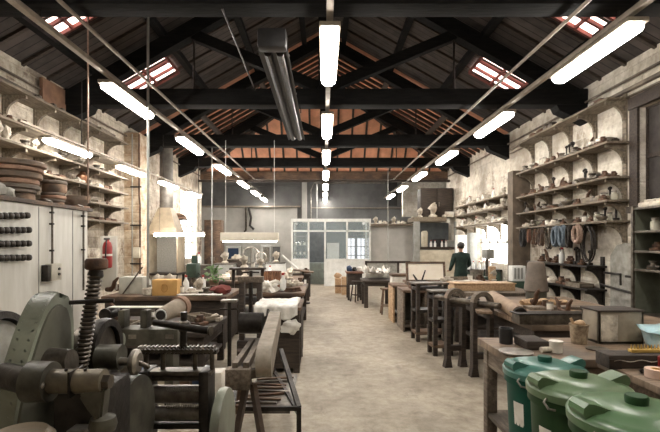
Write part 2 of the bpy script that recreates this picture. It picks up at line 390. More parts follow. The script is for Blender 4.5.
# side windows
def wind(num, x, y0, y1, z0, z1, nv, nh, m, fm):
    b = MB(); t = .03
    for i in range(nv+1):
        y = y0+(y1-y0)*i/nv; b.box(x-.03, x+.03, y-t, y+t, z0, z1)
    for i in range(nh+1):
        z = z0+(z1-z0)*i/nh; b.box(x-.03, x+.03, y0, y1, z-t, z+t)
    w = struct(b.build('window_%d' % num, fm)); g = MB(); g.box(x-.006, x+.006, y0, y1, z0, z1); g.build('window_pane', m, w); return w
wind(5, -WX-.2, 14.4, 16.2, 1.15, 3.45, 3, 4, DAY, WHITE)
wind(6, WX+.2, 11.1, 13.6, 1.15, 2.3, 4, 2, DAY, WHITE)
w7 = wind(7, WX+.12, 5.0, 6.55, 2.25, 3.72, 2, 2, mat('dark_shutter', (.05,.042,.036), (.025,.02,.018), .8), W_DARK)
b = MB(); b.box(WX-.06, WX+.02, 4.9, 6.72, 3.72, 3.9); b.box(WX-.04, WX+.02, 6.55, 6.72, 2.15, 3.72); b.box(WX-.1, WX+.02, 4.9, 6.7, 2.15, 2.25); struct(b.build('trim_9', W_DARK))
# ledges and conduits along the walls
b = MB(); b.box(WX-.07, WX, 5.0, 11, 4.02, 4.07); b.cyl((WX-.05, 4.5, 4.2), (WX-.05, 16.5, 4.2), .02); b.cyl((WX-.05, 4.5, 3.93), (WX-.05, 11, 3.93), .018)
struct(b.build('trim_10', W_GREY))
b = MB(); b.box(-WX, -WX+.06, 4.0, 9.8, 4.05, 4.1); b.cyl((-WX+.05, 4.2, 4.22), (-WX+.05, 16.5, 4.22), .02)
struct(b.build('trim_11', W_GREY))
b = MB(); b.box(WX-.4, WX, 10.02, 10.3, 0, 3.35); struct(b.build('trim_12', mat('brown_pillar', (.17,.13,.095), (.09,.07,.05), .8, scale=4)))
b = MB(); b.box(-WX, -WX+.35, 10.35, 10.9, 0, 4.3); struct(b.build('trim_13', wallmat('pillar_plaster', (.62,.53,.40), (.34,.22,.13), (.36,.22,.13), (.42,.33,.24), .64)))

# trusses
TR = [(4.66,'first, nearest the viewer, cut by the top of the frame'),(7.96,'second from the viewer, the widest shown whole'),(11.27,'third from the viewer, against orange boards'),(14.3,'farthest of the four, by the hip')]
for k, (y, w) in enumerate(TR):
    t = thing('roof_truss', 'black timber roof truss, '+w, 'roof truss', (0, y, 4.16))
    MB().box(-WX, WX, -.14, .14, 0, .29, .015).build('tie_beam', W_BEAM, t)
    for s in (-1, 1):
        MB().beam((s*(WX), 0, slope_z(WX)-4.16-.28), (s*.05, 0, RZ-4.16-.28), .2, .26).build('rafter', W_BEAM, t)
        MB().beam((s*.1, 0, .35), (s*2.35, 0, slope_z(2.35)-4.16-.38), .16, .18).build('strut', W_BEAM, t)
        MB().cyl((s*2.35, 0, .29), (s*2.35, 0, slope_z(2.35)-4.16-.4), .018).build('tie_rod', IRON, t)
        MB().prism([(s*WX, 0), (s*(WX-.55), 0), (s*(WX-.5), -.1), (s*WX, -.32)], 'Y', -.12, .12).build('corbel', W_BEAM, t)
    MB().box(-.1, .1, -.1, .1, .29, RZ-4.16-.3).build('king_post', W_BEAM, t)

# ------------------------------------------------------------------ lighting rows
def make_lamp(L=1.5, w=.2):
    r = thing('strip_light', 'strip light', 'ceiling lamp')
    h = MB(); h.box(-w/2-.01, w/2+.01, -L/2-.02, L/2+.02, 0, .05, .012); h.build('housing', RAIL, r)
    d = MB(); b = bmesh.new(); bmesh.ops.create_cube(b, size=1)
    for v in b.verts:
        v.co.x *= w; v.co.y *= L; v.co.z = (v.co.z-.5)*.085
        if v.co.z < -.01: v.co.x *= .72; v.co.y *= .965
    bmesh.ops.bevel(b, geom=b.edges[:], offset=.022, segments=2, affect='EDGES'); d.merge(b); d.build('diffuser', LAMP, r)
    c = MB(); c.cyl((0, -.5, .05), (0, -.5, .11), .012); c.cyl((0, .5, .05), (0, .5, .11), .012); c.build('bracket', IRON, r)
    return r
PROTO['lamp'] = [make_lamp, None]
ORD = ['nearest','second','third','fourth','fifth','sixth','seventh','eighth']
def lamprow(x, z, ys, rowname, sc=1.0, vis0=0, group=None):
    for i, y in enumerate(ys):
        j = i-vis0
        lab = 'white strip light, %s lamp %s' % (ORD[j] if j >= 0 else 'overhead', rowname)
        place('lamp', (x, y, z), 0, sc, lab)
lamprow(0.06, 3.9, [2.2, 5.22, 8.28, 11.2, 14.2, 17.2, 20.0, 22.3], 'in the central row', vis0=1)
lamprow(3.12, 3.9, [2.0, 5.13, 8.15, 11.25, 14.4, 17.6, 20.6], 'in the right row', vis0=1)
lamprow(-3.0, 3.9, [3.1, 6.8, 9.9, 13.1, 16.4, 19.3, 22.0], 'in the left row', vis0=1)
lamprow(-4.02, 3.22, [6.95, 9.2, 11.4, 13.6], 'in the low row in front of the left wall shelves', sc=.78)
def railrow(x, z, y0, y1, lab, w=.07, hang=None):
    t = thing('lighting_trunking', lab, 'lamp rail', (x, y0, z))
    MB().box(-w/2, w/2, 0, y1-y0, 0, .06, .006).build('rail', RAIL, t)
    for y in (hang or [4.66, 7.96, 11.27, 14.3]):
        if y0 < y < y1: MB().cyl((0, y-y0, .06), (0, y-y0, 4.16-z), .008, n=8).build('hanger', IRON, t)
railrow(.06, 4.01, .5, 22.9, 'pale metal trunking carrying the central row of strip lights')
railrow(3.12, 4.01, .5, 22.9, 'metal trunking carrying the right row of strip lights')
railrow(-3.0, 4.01, .5, 22.9, 'metal trunking carrying the left row of strip lights')
t = thing('lighting_trunking', 'thin rail carrying the low row of lamps before the left shelves', 'lamp rail', (-4.02, 5.8, 3.30))
MB().box(-.02, .02, 0, 8.8, 0, .03).build('rail', RAIL, t)
for y in (1.5, 5.2, 8.3): MB().cyl((0, y, .03), (0, y, 4.4-3.3), .008, n=8).build('hanger', IRON, t)
for s, nm in ((-1, 'left'), (1, 'right')):
    tag(MB().cyl((s*2.62, .5, 4.10), (s*2.62, 16.6, 4.10), .022, n=10).build('steel_conduit', RAIL), 'thin steel pipe running the length of the hall under the trusses, %s side' % nm, 'pipe')
# dark duct heater below the ridge
t = thing('duct_heater', 'long dark tubular radiant heater hung below the trusses left of the central lamps', 'heater', (-.57, 4.9, 3.85))
MB().prism([(-.17, 0), (-.12, .19), (.12, .19), (.17, 0), (.11, .03), (-.11, .03)], 'Y', 0, 4.3).build('reflector', BLACK, t)
MB().tube([(-.07, .1, .01), (-.07, 4.2, .01)], .045).build('burner_tube', IRON, t)
MB().tube([(.07, .1, .01), (.07, 4.2, .01)], .045).build('burner_tube', IRON, t)
MB().box(-.16, .16, -.12, .05, -.02, .2, .04).build('burner_box', BLACK, t)
for y in (.6, 2.0, 3.06, 4.1):
    MB().box(-.14, .14, y-.02, y+.02, .185, .2).build('strap', STEEL, t)
for y in (3.06,):
    MB().cyl((-.15, y, .2), (-.15, y, .38), .01).build('hanger', IRON, t); MB().cyl((.15, y, .2), (.15, y, .38), .01).build('hanger', IRON, t)
# hanging rods and cables
def cable(x, y, z0, z1, r, m, lab, cat='cable', name='hanging_cable'):
    tag(MB().cyl((x, y, z0), (x, y, z1), r, n=8).build(name, m), lab, cat)
cable(X(88,6.2), 6.2, Z(203,6.2), slope_z(3.3), .012, HOSEP, 'pale rope hanging before the left wall shelves', 'rope', 'hanging_rope')
cable(X(148,7.2), 7.2, .86, slope_z(2.9), .022, GREYM, 'grey steel pole rising from the left bench to the roof', 'pole', 'steel_pole')
cable(X(212,12.5), 12.5, .0, 4.4, .022, GREYM, 'grey steel pole standing beyond the fume hood', 'pole', 'steel_pole')
cable(X(317,17.3), 17.3, 2.67, 4.02, .012, WHITE, 'white cable dropping to the glazed office roof')
cable(X(388,15.5), 15.5, 1.0, 4.4, .014, GREYM, 'thin grey pole between the office and the mezzanine', 'pole', 'steel_pole')
# sloping tie rods high up on the left
tag(MB().cyl((X(222,4.6), 4.6, Z(8,4.6)), (X(255,7.7), 7.7, Z(90,7.7)), .012, n=8).build('tie_rod', IRON), 'slanting iron rod between the first two trusses, left of the heater', 'rod')

t = thing('wall_pipes', 'pair of rusty vertical pipes on the plaster pier left of the fume hood', 'pipe', (-4.35, 10.33, 0))
MB().tube([(.04,-.02,.1),(.04,-.02,2.6),(.02,-.02,2.8),(.02,-.02,4.25)], .022).build('pipe', RUST, t); MB().tube([(-.14,-.03,.1),(-.14,-.03,4.25)], .016).build('pipe', GREYM, t)
for z in (1.2, 2.1, 3.0): MB().box(-.18,.07,-.05,.01,z,z+.03).build('clip', IRON, t)
MB().box(-.10,.06,-.10,-.04,1.35,1.6,.01).build('junction_box', CREAMP, t)
# ------------------------------------------------------------------ small things that lie about (one of each kind, then copies)
def simple(name, cat, fn, m):
    def mk():
        b = MB(); fn(b); o = b.build(name, m); o['category'] = cat; o['label'] = name; return o
    return mk
def K(key, name, cat, fn, m): PROTO[key] = [simple(name, cat, fn, m), None]
K('cast1', 'metal_casting', 'casting', lambda b: (b.box(-.07,.07,-.05,.05,0,.035,.01), b.cyl((0,0,.03),(0,0,.10),.032), b.cyl((-.06,0,.055),(.06,0,.055),.02)), RUST)
K('cast2', 'metal_casting', 'casting', lambda b: (b.lathe([(.07,0),(.075,.02),(.04,.03),(.035,.07),(.05,.08),(.05,.095),(.02,.095)]), b.box(-.1,.1,-.02,.02,.02,.045,.006)), IRONW)
K('cast3', 'metal_block', 'casting', lambda b: (b.box(-.08,.08,-.05,.05,0,.06,.012), b.box(-.03,.03,-.055,.055,.05,.085,.01)), IRONW)
K('mold', 'plaster_mould', 'mould', lambda b: (b.box(-.09,.09,-.07,.07,0,.05,.015), b.blob((0,0,.05),(.06,.045,.035),3)), PLASTER)
K('bust', 'plaster_cast', 'plaster cast', lambda b: (b.lathe([(.055,0),(.06,.02),(.03,.04),(.03,.06)]), b.blob((0,0,.12),(.06,.05,.075),5,.3)), PLASTER)
K('bowl', 'metal_bowl', 'bowl', lambda b: b.lathe([(.03,0),(.05,.01),(.085,.05),(.095,.07),(.088,.07),(.07,.04),(.02,.02)]), STEEL)
K('tray', 'shallow_wooden_tray', 'tray', lambda b: (b.box(-.17,.17,-.1,.1,0,.015), b.box(-.17,.17,-.1,-.085,0,.06), b.box(-.17,.17,.085,.1,0,.06), b.box(-.17,-.155,-.1,.1,0,.06), b.box(.155,.17,-.1,.1,0,.06)), W_SHELF)
K('rod', 'bundle_rod', 'metal rod', lambda b: (b.cyl((-.2,0,.015),(.2,0,.015),.014,n=10), b.cyl((-.2,0,.015),(-.26,0,.015),.006,n=8)), IRONW)
K('horn', 'hooked_stake', 'metal stake', lambda b: b.tube([(-.08,0,.03),(-.02,0,.03),(.02,0,.06),(.04,0,.12),(.10,0,.17)], [.03,.03,.025,.022,.012]), RUST)
K('stake', 'upright_stake', 'metal stake', lambda b: (b.box(-.03,.03,-.03,.03,0,.04,.006), b.cyl((0,0,.03),(0,0,.17),.012,.016,10), b.blob((0,0,.19),(.035,.03,.028),2,.1)), IRON)
K('stack', 'stacked_iron_plates', 'metal plate', lambda b: (b.box(-.11,.11,-.07,.07,0,.02,.003), b.box(-.09,.1,-.06,.07,.02,.037,.003), b.box(-.1,.08,-.07,.05,.037,.055,.003)), RUST)
def jar():
    r = thing('storage_jar', 'jar', 'jar')
    MB().lathe([(.035,0),(.042,.006),(.042,.085),(.03,.098),(.03,.105)]).build('glass_body', JARG, r)
    MB().lathe([(.034,.104),(.034,.125),(.031,.127)]).build('lid', STEEL, r); return r
PROTO['jar'] = [jar, None]
def can():
    r = thing('tin_can', 'tin can', 'can')
    MB().lathe([(.04,0),(.042,.003),(.04,.006),(.04,.104),(.042,.107),(.038,.11),(.038,.1),(.01,.1)]).build('can_body', STEEL, r)
    MB().lathe([(.0405,.02),(.0405,.09)]).build('paper_band', PAPER, r); return r
PROTO['can'] = [can, None]
def bottle():
    r = thing('bottle', 'bottle', 'bottle')
    MB().lathe([(.03,0),(.035,.005),(.035,.11),(.014,.15),(.013,.175)]).build('bottle_body', WHITE, r)
    MB().lathe([(.016,.172),(.016,.195),(.013,.197)]).build('cap', RED, r); return r
PROTO['bottle'] = [bottle, None]
DESC = {'cast1': 'rusty casting with round boss', 'cast2': 'round iron casting with crossbar', 'cast3': 'worn iron block', 'mold': 'whitish plaster mould block',
        'bust': 'off-white plaster cast', 'bowl': 'dull metal bowl', 'tray': 'shallow wooden tray', 'rod': 'short iron bar', 'horn': 'bent rusty iron stake', 'stake': 'upright iron stake',
        'stack': 'pile of flat rusty plates', 'jar': 'small lidded glass jar', 'can': 'pale-banded tin can', 'bottle': 'small red-capped white bottle'}
HL = dict(cast1=.075, cast2=.1, cast3=.08, mold=.1, bust=.06, bowl=.1, tray=.175, rod=.26, horn=.11, stake=.035, stack=.115, jar=.045, can=.043, bottle=.036)
def scatter(kinds, xf, ys, z, where, sc=(.8,1.2), avoid=()):
    """fills a shelf from one end to the other, each thing clear of its neighbour"""
    y = ys[0]-.05; end = ys[-1]+.05; n = 0
    while n < len(ys)*1.3:
        k = kinds[int(random.random()*len(kinds))]; s_ = random.uniform(*sc); h = HL[k]*s_
        y += h+random.uniform(.01, .05)
        for a in avoid:
            if a-.03-h < y < a+.03+h: y = a+.035+h
        if y+h > end: break
        place(k, (xf+random.uniform(-.03,.03), y, z+.001), random.uniform(-.06,.06)+PI/2*random.choice((1,-1)), s_, DESC[k]+' '+where, (DESC[k]+' '+where)[:80])
        y += h; n += 1
def spread(y0, y1, n):
    st = (y1-y0)/n; return [y0+st*(i+.5)+random.uniform(-.12,.12)*st for i in range(n)]
def bracket_poly(d, h, s):      # side profile in (x,z) of a concave wooden shelf bracket, wall at x=0
    p = [(0, 0), (s*d, 0)]
    p.append((s*d, -.05))
    for i in range(1, 8):
        t = i/8*PI/2; p.append((s*(d-(d-.05)*math.sin(t)), -.05-(h-.05)*(1-math.cos(t))))
    p += [(s*.05, -h), (0, -h)]
    return p
def shelf_rack(name, label, side, y0, y1, zs, depth, ybr, m, brh=.28, up=True, lam=.04, bm_=None):
    """boards on brackets fixed to a side wall; side is +1 for the right wall"""
    t = thing(name, label, 'wall shelves', (side*WX, y0, 0)); s = -side
    for z in zs:
        MB().box(0, s*depth, 0, y1-y0, z-lam, z, .004).build('shelf_board', m, t)
        MB().box(s*(depth-.02), s*(depth+.01), -.01, y1-y0, z-lam-.015, z+.012, .003).build('front_lip', m, t)
        for y in ybr:
            MB().prism(bracket_poly(depth-.04, brh, s), 'Y', y-y0-.02, y-y0+.02).build('bracket', bm_ or m, t)
            if False: pass
    for c in t.children:
        pass
    if up:
        for y in ybr: MB().box(0, s*.035, y-y0-.035, y-y0+.035, zs[-1]-.5, zs[0]+.12).build('upright', m, t)
    return t
def shift(objs, dz):
    for o in objs: o.location.z += dz
def rack(label, side, y0, y1, zs, depth, ybr, m, brh=.28, name='wall_shelf_rack', bm_=None, starts=None):
    t = thing(name, label, 'wall shelves', (side*WX, y0, 0)); s = -side
    for k, z in enumerate(zs):
        ys_ = (starts[k] if starts else y0)-y0
        MB().box(0, s*depth, ys_, y1-y0, z-.035, z, .004).build('shelf_board', m, t)
        for y in ybr:
            if y-y0 < ys_: continue
            MB().prism([(px_, pz+z-.035) for px_, pz in bracket_poly(depth-.04, brh, s)], 'Y', y-y0-.02, y-y0+.02).build('bracket', bm_ or m, t)
    for y in ybr: MB().box(0, s*.03, y-y0-.04, y-y0+.04, (zs[-1]-.45) if not starts or y > starts[-1] else 2.3, zs[0]+.15).build('upright', m, t)
    return t
# right wall, near rack of five shelves
RZS = [3.94, 3.27, 2.73, 2.37, 2.05]
rack('long grey wooden shelf rack of five boards on the right wall, laden with castings', 1, 6.75, 9.95, RZS, .36, [6.85, 7.6, 8.35, 9.1, 9.85], W_SHELF, .3)
nm = ['top shelf', 'second shelf', 'third shelf', 'fourth shelf', 'lowest shelf']
cnt = [13, 24, 32, 34, 34]
kk = [['rod','cast3','stack'], ['horn','stake','cast1','can','cast2','jar'], ['cast1','cast2','cast3','stack','mold','cast1','bowl'], ['cast1','cast2','stake','bowl','cast1','cast3','horn','stack'], ['cast1','can','bowl','mold','cast2','jar','cast3','stake','cast1']]
for i, z in enumerate(RZS):
    scatter(kk[i], 4.42, spread(6.85, 9.9, cnt[i]), z, 'on the %s, long right rack' % nm[i], (.9, 1.2), [6.85, 7.6, 8.35, 9.1, 9.85])
    if i: scatter(['cast2','stake','can','cast1','bowl','horn','jar','cast3'], 4.59, spread(6.85, 9.9, cnt[i]), z, 'in the back row of the %s, long right rack' % nm[i], (1.0, 1.4), [6.85, 7.6, 8.35, 9.1, 9.85])
tag(MB().box(WX-.33, WX-.1, 7.0, 7.5, 2.371, 2.46, .02).build('shallow_crate', W_SHELF), 'low wooden crate at the near end of the fourth right wall shelf', 'crate')
for i, (y, r) in enumerate(((7.05, .13), (7.3, .12))):
    tag(MB().lathe([(r*.6, 0), (r, .05), (r*1.02, .1), (r*.9, .1), (r*.5, .03)]).build('enamel_basin', STEEL, loc=(4.5, y, 3.271)), ['dull metal basin at the near end of the second right shelf', 'dull metal basin just behind the nearest one on the second right shelf'][i], 'basin')
# right wall, far rack
FZ = [2.87, 2.59, 2.23]
rack('far wooden shelf rack of three boards over the bright right window, full of white casts', 1, 10.55, 14.6, FZ, .38, [10.7, 11.7, 12.7, 13.7, 14.5], W_SHELF, .2)
for i, z in enumerate(FZ):
    scatter(['mold','bust','mold','bust','bottle','can','mold'], 4.42, spread(10.6, 14.5, 30), z, 'on the %s, far right rack' % ['top shelf','middle shelf','bottom shelf'][i], (1.0, 1.35), [10.7, 11.7, 12.7, 13.7, 14.5])
for i, y in enumerate((10.75, 11.4, 12.05, 12.7)):
    pass
# left wall rack of six
LZ = [3.90, 3.42, 3.12, 2.79, 2.48, 2.15]
rack('tall grey shelf rack of six boards on the left wall over the white cabin', -1, 5.6, 9.75, LZ, .38, [5.75, 6.45, 7.15, 7.85, 8.55, 9.45], W_SHELF, .27, starts=[5.6,5.6,5.6,5.6,7.12,7.3])
lk = [['tray','stack','cast3'], ['cast1','mold','stack','cast3'], ['bowl','cast2','bust','mold'], ['mold','cast3','cast1','stack','bowl'], ['stack','cast1','tray'], ['cast1','stack','mold','can']]
for i, z in enumerate(LZ):
    y0 = 5.8 if i < 4 else 7.6
    scatter(lk[i], -4.5, spread(y0, 9.6, [7, 11, 11, 11, 8, 8][i]), z, 'on the %s, left wall rack' % ['top board','second board','third board','fourth board','fifth board','lowest board'][i], (1.0, 1.35), [5.75, 6.45, 7.15, 7.85, 8.55, 9.45])
tag(MB().lathe([(.06,0),(.08,.02),(.11,.09),(.10,.16),(.05,.21),(.04,.24),(.02,.24)]).build('copper_pot', mat('copper', (.30,.14,.075), (.14,.07,.04), .35, .8, scale=8), loc=(-4.5, 8.2, 2.791)), 'round copper pot on the fourth board of the left wall rack', 'pot')
# orange-brown board leaning at the top left, under the truss end
tag(MB().box(-4.66, -4.6, 7.2, 8.0, 3.91, 4.42, .01).build('brown_board', mat('brown_board', (.27,.15,.09), (.17,.09,.055), .8)), 'brown board leaning against the wall above the left shelves, by the truss end', 'board')
# ------------------------------------------------------------------ white cabin on the left with things on top
t = thing('equipment_cabin', 'white painted sheet cabin with plank lid along the left wall', 'cabinet', (-3.6, 3.0, 0))
MB().box(-1.06, 0, 0, 3.7, .02, 2.18, .01).build('body', PANEL, t)
MB().box(-1.07, .04, -.02, 3.78, 2.18, 2.23, .004).build('plank_lid', W_MID, t)
for y in (1.35, 2.55, 3.3): MB().box(0, .006, y-.006, y+.006, .1, 2.16).build('panel_seam', GREYM, t)
def conduit(y, ztop, zbot, lab):
    c = thing('wall_conduit', lab, 'conduit', (-3.6, y, 0))
    MB().tube([(-.05, 0, 2.26), (.02, 0, 2.24), (.03, 0, 2.16), (.03, 0, zbot)], .014).build('tube', IRONW, c)
    for z in (2.1, 1.95, 1.6): MB().box(.0, .047, -.018, .018, z-.012, z+.012).build('clip', IRON, c)
    return c
conduit(F*3.6/(CX-50), 2.2, 1.41, 'dark conduit running down the white cabin to the switch box')
conduit(F*3.6/(CX-81.5), 2.2, 1.0, 'dark conduit near the far end of the white cabin')
ysw = F*3.6/(CX-50)
t = thing('switch_box', 'grey electric switch box on the white cabin, under the conduit', 'switch box', (-3.6, ysw, Z(272, ysw)))
MB().box(.005, .10, -.12, .10, -.11, .11, .012).build('housing', mat('grey_box', (.52,.49,.40), (.40,.37,.30), .5), t)
MB().box(.005, .09, -.19, -.122, -.11, .10, .008).build('side_box', IRON, t)
for dz in (-.03, .04): MB().cyl((.10, .03, dz), (.115, .03, dz), .018).build('button', BLACK, t)
# four rows of dark round tools
for r_, py in enumerate((215.5, 230, 243.5, 257.5)):
    rw = ['top', 'second', 'third', 'bottom'][r_]
    d0 = F*3.6/(CX-3); zz = Z(py, 5.0)
    tag(MB().box(-3.597, -3.57, 4.3, 5.33, zz-.012, zz+.012).build('tool_rail', IRONW), 'thin rail on the white cabin carrying the %s row of dark round tools' % rw, 'rail')
    for i in range(6):
        px = -5.5+5.6*i+(1.5 if r_ else 0); d = F*3.6/(CX-px)
        PROTO.setdefault('knob', [lambda: (lambda q: (q, MB().lathe([(.012,0),(.03,.01),(.046,.03),(.05,.055),(.044,.085),(.03,.095),(.012,.1)], axis='X').build('head', IRON, q), MB().cyl((-.0,0,0),(.03,0,0),.012).build('shank', IRONW, q)))(thing('round_tool', '', 'tool'))[0], None])
        place('knob', (-3.575, d-.02, Z(py+(5-i)*.1, d)), 0, .78, 'dark round-headed tool in the %s row on the white cabin' % rw, 'round tools, %s row on the cabin' % rw)
# stacks of wooden discs
def disc(r, h, m, seed):
    return MB().lathe([(r*.2, 0), (r*.93, 0), (r, h*.2), (r, h*.8), (r*.95, h), (r*.2, h)], n=36)
def stack(x, y, z, layers, where):
    for i, (r, h, m) in enumerate(layers):
        lab = '%s disc, %s of the %s stack' % ({DISCW.name: 'brown wooden', DISCD.name: 'dusty dark', TERRA.name: 'reddish brown'}[m.name], ['bottom','second from bottom','third from bottom','fourth from bottom','fifth from bottom','sixth from bottom','top'][i] if i < len(layers)-1 else 'top', where)
        tag(disc(r, h, m, i).build('round_disc', m, loc=(x+random.uniform(-.02,.02), y+random.uniform(-.02,.02), z)), lab, 'disc'); z += h+.002
stack(-4.0, 5.7, 2.232, [(.20,.11,DISCW),(.24,.045,DISCD),(.28,.06,DISCD),(.27,.07,TERRA),(.32,.085,DISCW),(.32,.06,TERRA),(.34,.075,DISCW)], 'nearest and tallest')
stack(-3.95, 6.42, 2.232, [(.15,.06,DISCW),(.17,.04,DISCD),(.16,.05,TERRA),(.155,.04,DISCD),(.16,.12,DISCW),(.18,.05,DISCD)], 'middle')
tag(MB().lathe([(.05,0),(.16,.0),(.16,.08),(.05,.08)], n=30).build('round_disc', TERRA, loc=(-3.86, 6.5+.42, 2.2)), 'reddish brown disc at the cabin end, bottom of the far stack', 'disc')
tag(MB().box(-4.2, -3.66, 6.72, 7.2, 2.12, 2.195, .006).build('plank_ledge', W_SHELF), 'plank ledge carrying the far stack of discs at the cabin end', 'ledge')
tag(MB().lathe([(.10,0),(.17,.07),(.175,.09),(.12,.09)], n=30).build('round_disc', DISCD, loc=(-3.86, 6.92, 2.282)), 'dark dished disc, middle of the far stack', 'disc')
tag(MB().lathe([(.05,0),(.17,.0),(.17,.06),(.05,.06)], n=30).build('round_disc', DISCW, loc=(-3.86, 6.92, 2.374)), 'brown wooden disc, top of the far stack', 'disc')
for i, (y, sc) in enumerate(((5.02, 1.2), (5.22, .9))):
    tag(MB().blob((0,0,.07*sc), (.12*sc, .1*sc, .09*sc), 11+i, .2, flat=.07*sc).build('cloth_bundle', STONE, loc=(-3.78, y, 2.232)), ['dusty grey bundle at the left frame edge on the cabin lid', 'smaller grey bundle before the tall disc stack'][i], 'bundle')

# ------------------------------------------------------------------ left wall further on
def extinguisher(loc):
    t = thing('fire_extinguisher', 'red fire extinguisher hanging beyond the white cabin', 'fire extinguisher', loc)
    MB().lathe([(.06,0),(.075,.02),(.078,.06),(.078,.36),(.06,.43),(.03,.46),(.028,.48)]).build('cylinder', RED, t)
    MB().box(-.02, .02, -.09, .05, .48, .51, .006).build('handle', BLACK, t)
    MB().tube([(0,-.03,.48), (.03,-.10,.42), (.03,-.115,.3), (.02,-.11,.16)], .012).build('hose', BLACK, t)
    MB().lathe([(.079,.205),(.079,.24)]).build('paper_band', PAPER, t)
    return t
dx = 7.3
tag(MB().box(X(100,7.6), X(116,7.6), 7.62, 7.66, Z(290,7.6), Z(236,7.6), .005).build('backing_board', PANEL), 'white board behind the fire extinguisher', 'board')
extinguisher((X(108,7.52), 7.5, Z(268,7.5)))
# fume hood
t = thing('fume_hood', 'tan sheet metal fume hood with a round flue on the left wall', 'fume hood', (-4.28, 11.95, 0))
d = 11.6
MB().lathe([(.17, Z(207,d)), (.17, Z(180,d)), (.18, Z(180,d)), (.18, Z(177,d)), (.17, Z(177,d)), (.17, 4.6)], n=24).build('flue', mat('dull_flue', (.15,.135,.115), (.08,.07,.06), .6, .3), t)
b = MB(); z0, z1 = Z(232,d), Z(207,d)
vs = [(-.38,-.36,z0),(.38,-.36,z0),(.38,.36,z0),(-.38,.36,z0),(-.16,-.16,z1),(.16,-.16,z1),(.16,.16,z1),(-.16,.16,z1)]
b._add(vs, [(0,1,5,4),(1,2,6,5),(2,3,7,6),(3,0,4,7),(4,5,6,7),(3,2,1,0)]); b.build('cone', HOODM, t, smooth=False)
MB().box(-.4, .4, -.38, .38, z0-.07, z0, .01).build('skirt', HOODM, t)
MB().box(-.4, .4, .3, .36, .9, z0-.07).build('tiled_back', MESHM, t)
for s in (-1, 1): MB().box(s*.4, s*.37, -.3, .36, .9, z0-.07).build('side_panel', HOODM, t)
MB().box(-.42, .42, -.34, .38, .84, .9, .01).build('hearth_top', IRON, t)
for s in (-1, 1):
    for y in (-.3, .3): MB().box(s*.4, s*.34, y-.03, y+.03, 0, .84).build('leg', IRON, t)
t = thing('strip_light', 'long bright horizontal strip light across the front of the fume hood', 'ceiling lamp', (X(178,11.2), 11.3, Z(234,11.3)))
MB().box(-.66, .66, -.05, .05, .02, .06, .01).build('housing', RAIL, t); MB().box(-.64, .64, -.05, .05, -.06, .02, .015).build('diffuser', LAMP, t)
for s in (-1, 1): MB().cyl((s*.5, 0, .06), (s*.5, 0, 4.16-Z(234,11.3)), .006, n=6).build('hanger', IRON, t)
# shelf bracket of dark plates by the flue
t = thing('small_wall_shelf', 'small shelf with stacked reddish plates right of the flue', 'shelf', (X(180,12.95)-.12, 12.95, Z(219,12.95)))
MB().box(-.3, .3, -.2, .2, -.03, 0, .004).build('shelf_board', W_DARK, t); MB().beam((-.25, .15, -.4), (-.0, -.1, -.03), .04, .04).build('brace', W_DARK, t); MB().box(-.3,-.24,.1,.2,-.5,.35).build('upright', W_DARK, t)
for i in range(3): tag(MB().box(-.26+.02*i, .28-.03*i, -.17, .17, 0, .05, .006).build('flat_plate', [TERRA, RUST, TERRA][i], loc=(X(180,12.95)-.12, 12.95, Z(219,12.95)+.001+.052*i)), 'reddish flat plate, %s of three on the small shelf by the flue' % ['bottom','middle','top'][i], 'plate')
# ------------------------------------------------------------------ glazed office
OY = 17.4; ox0, ox1 = X(292,OY), X(370,OY)
t = thing('office_booth', 'white framed glazed office with an open doorway in the middle of the far end', 'office booth', (0, OY, 0))
OT = Z(219.5, OY); m1 = Z(231, OY); m2 = Z(259.5, OY); vx = [X(p, OY) for p in (292, 308.5, 325, 347, 370)]
b = MB()
for x in vx: b.box(x-.035, x+.035, -.04, .04, 0, OT)
b.box(ox0-.035, ox1+.035, -.045, .045, OT-.09, OT+.03); b.box(ox0, ox1, -.04, .04, m1-.03, m1+.03)
for a, c in ((0,1),(2,4)): b.box(vx[a], vx[c], -.04, .04, m2-.03, m2+.03)
b.build('front_frame', WHITE, t)
for a, c in ((0,1),(2,3),(3,4)): MB().box(vx[a]+.03, vx[c]-.03, -.02, .02, 0, m2-.03).build('lower_panel', WHITE, t)
for a in range(4):
    MB().box(vx[a]+.035, vx[a+1]-.035, -.004, .004, m1+.03, OT-.09).build('pane', GLASS, t)
    if a != 1: MB().box(vx[a]+.035, vx[a+1]-.035, -.004, .004, m2+.03, m1-.03).build('pane', GLASS, t)
b = MB()
for x in (ox0, ox1): b.box(x-.03, x+.03, .04, 3.0, 0, .9); b.box(x-.03, x+.03, .04, 3.0, OT-.09, OT+.03); b.box(x-.03, x+.03, 1.5, 1.56, .9, OT)
b.build('side_frame', WHITE, t)
for x in (ox0, ox1): MB().box(x-.004, x+.004, .05, 3.0, .9, OT-.09).build('pane', GLASS, t)
MB().box(ox0, ox1, 3.0, 3.06, 0, OT).build('rear_panel', mat('dim_grey_partition', (.15,.165,.17), (.11,.12,.125), .8), t)
tag(MB().box(X(327,18.6), X(339,18.6), 18.5, 18.9, 0, Z(243,18.6), .02).build('white_fridge', WHITE), 'white fridge standing inside the glazed office', 'fridge')
t = thing('office_window', 'pair of bright barred sashes inside the glazed office', 'window', (0, 20.3, 0))
for a in (347, 357):
    x0, x1 = X(a, 20.3), X(a+8, 20.3); MB().box(x0, x1, .02, .05, Z(264,20.3), Z(238,20.3)).build('sash_pane', emit('sash_daylight%d' % a, (.85,.9,1), 1.0), t)
    b = MB()
    for i in range(4): zz = Z(264,20.3)+(Z(238,20.3)-Z(264,20.3))*i/3; b.box(x0, x1, 0, .02, zz-.02, zz+.02)
    for x in (x0, (x0+x1)/2, x1): b.box(x-.02, x+.02, 0, .02, Z(264,20.3), Z(238,20.3))
    b.build('sash_bars', GREYM, t)
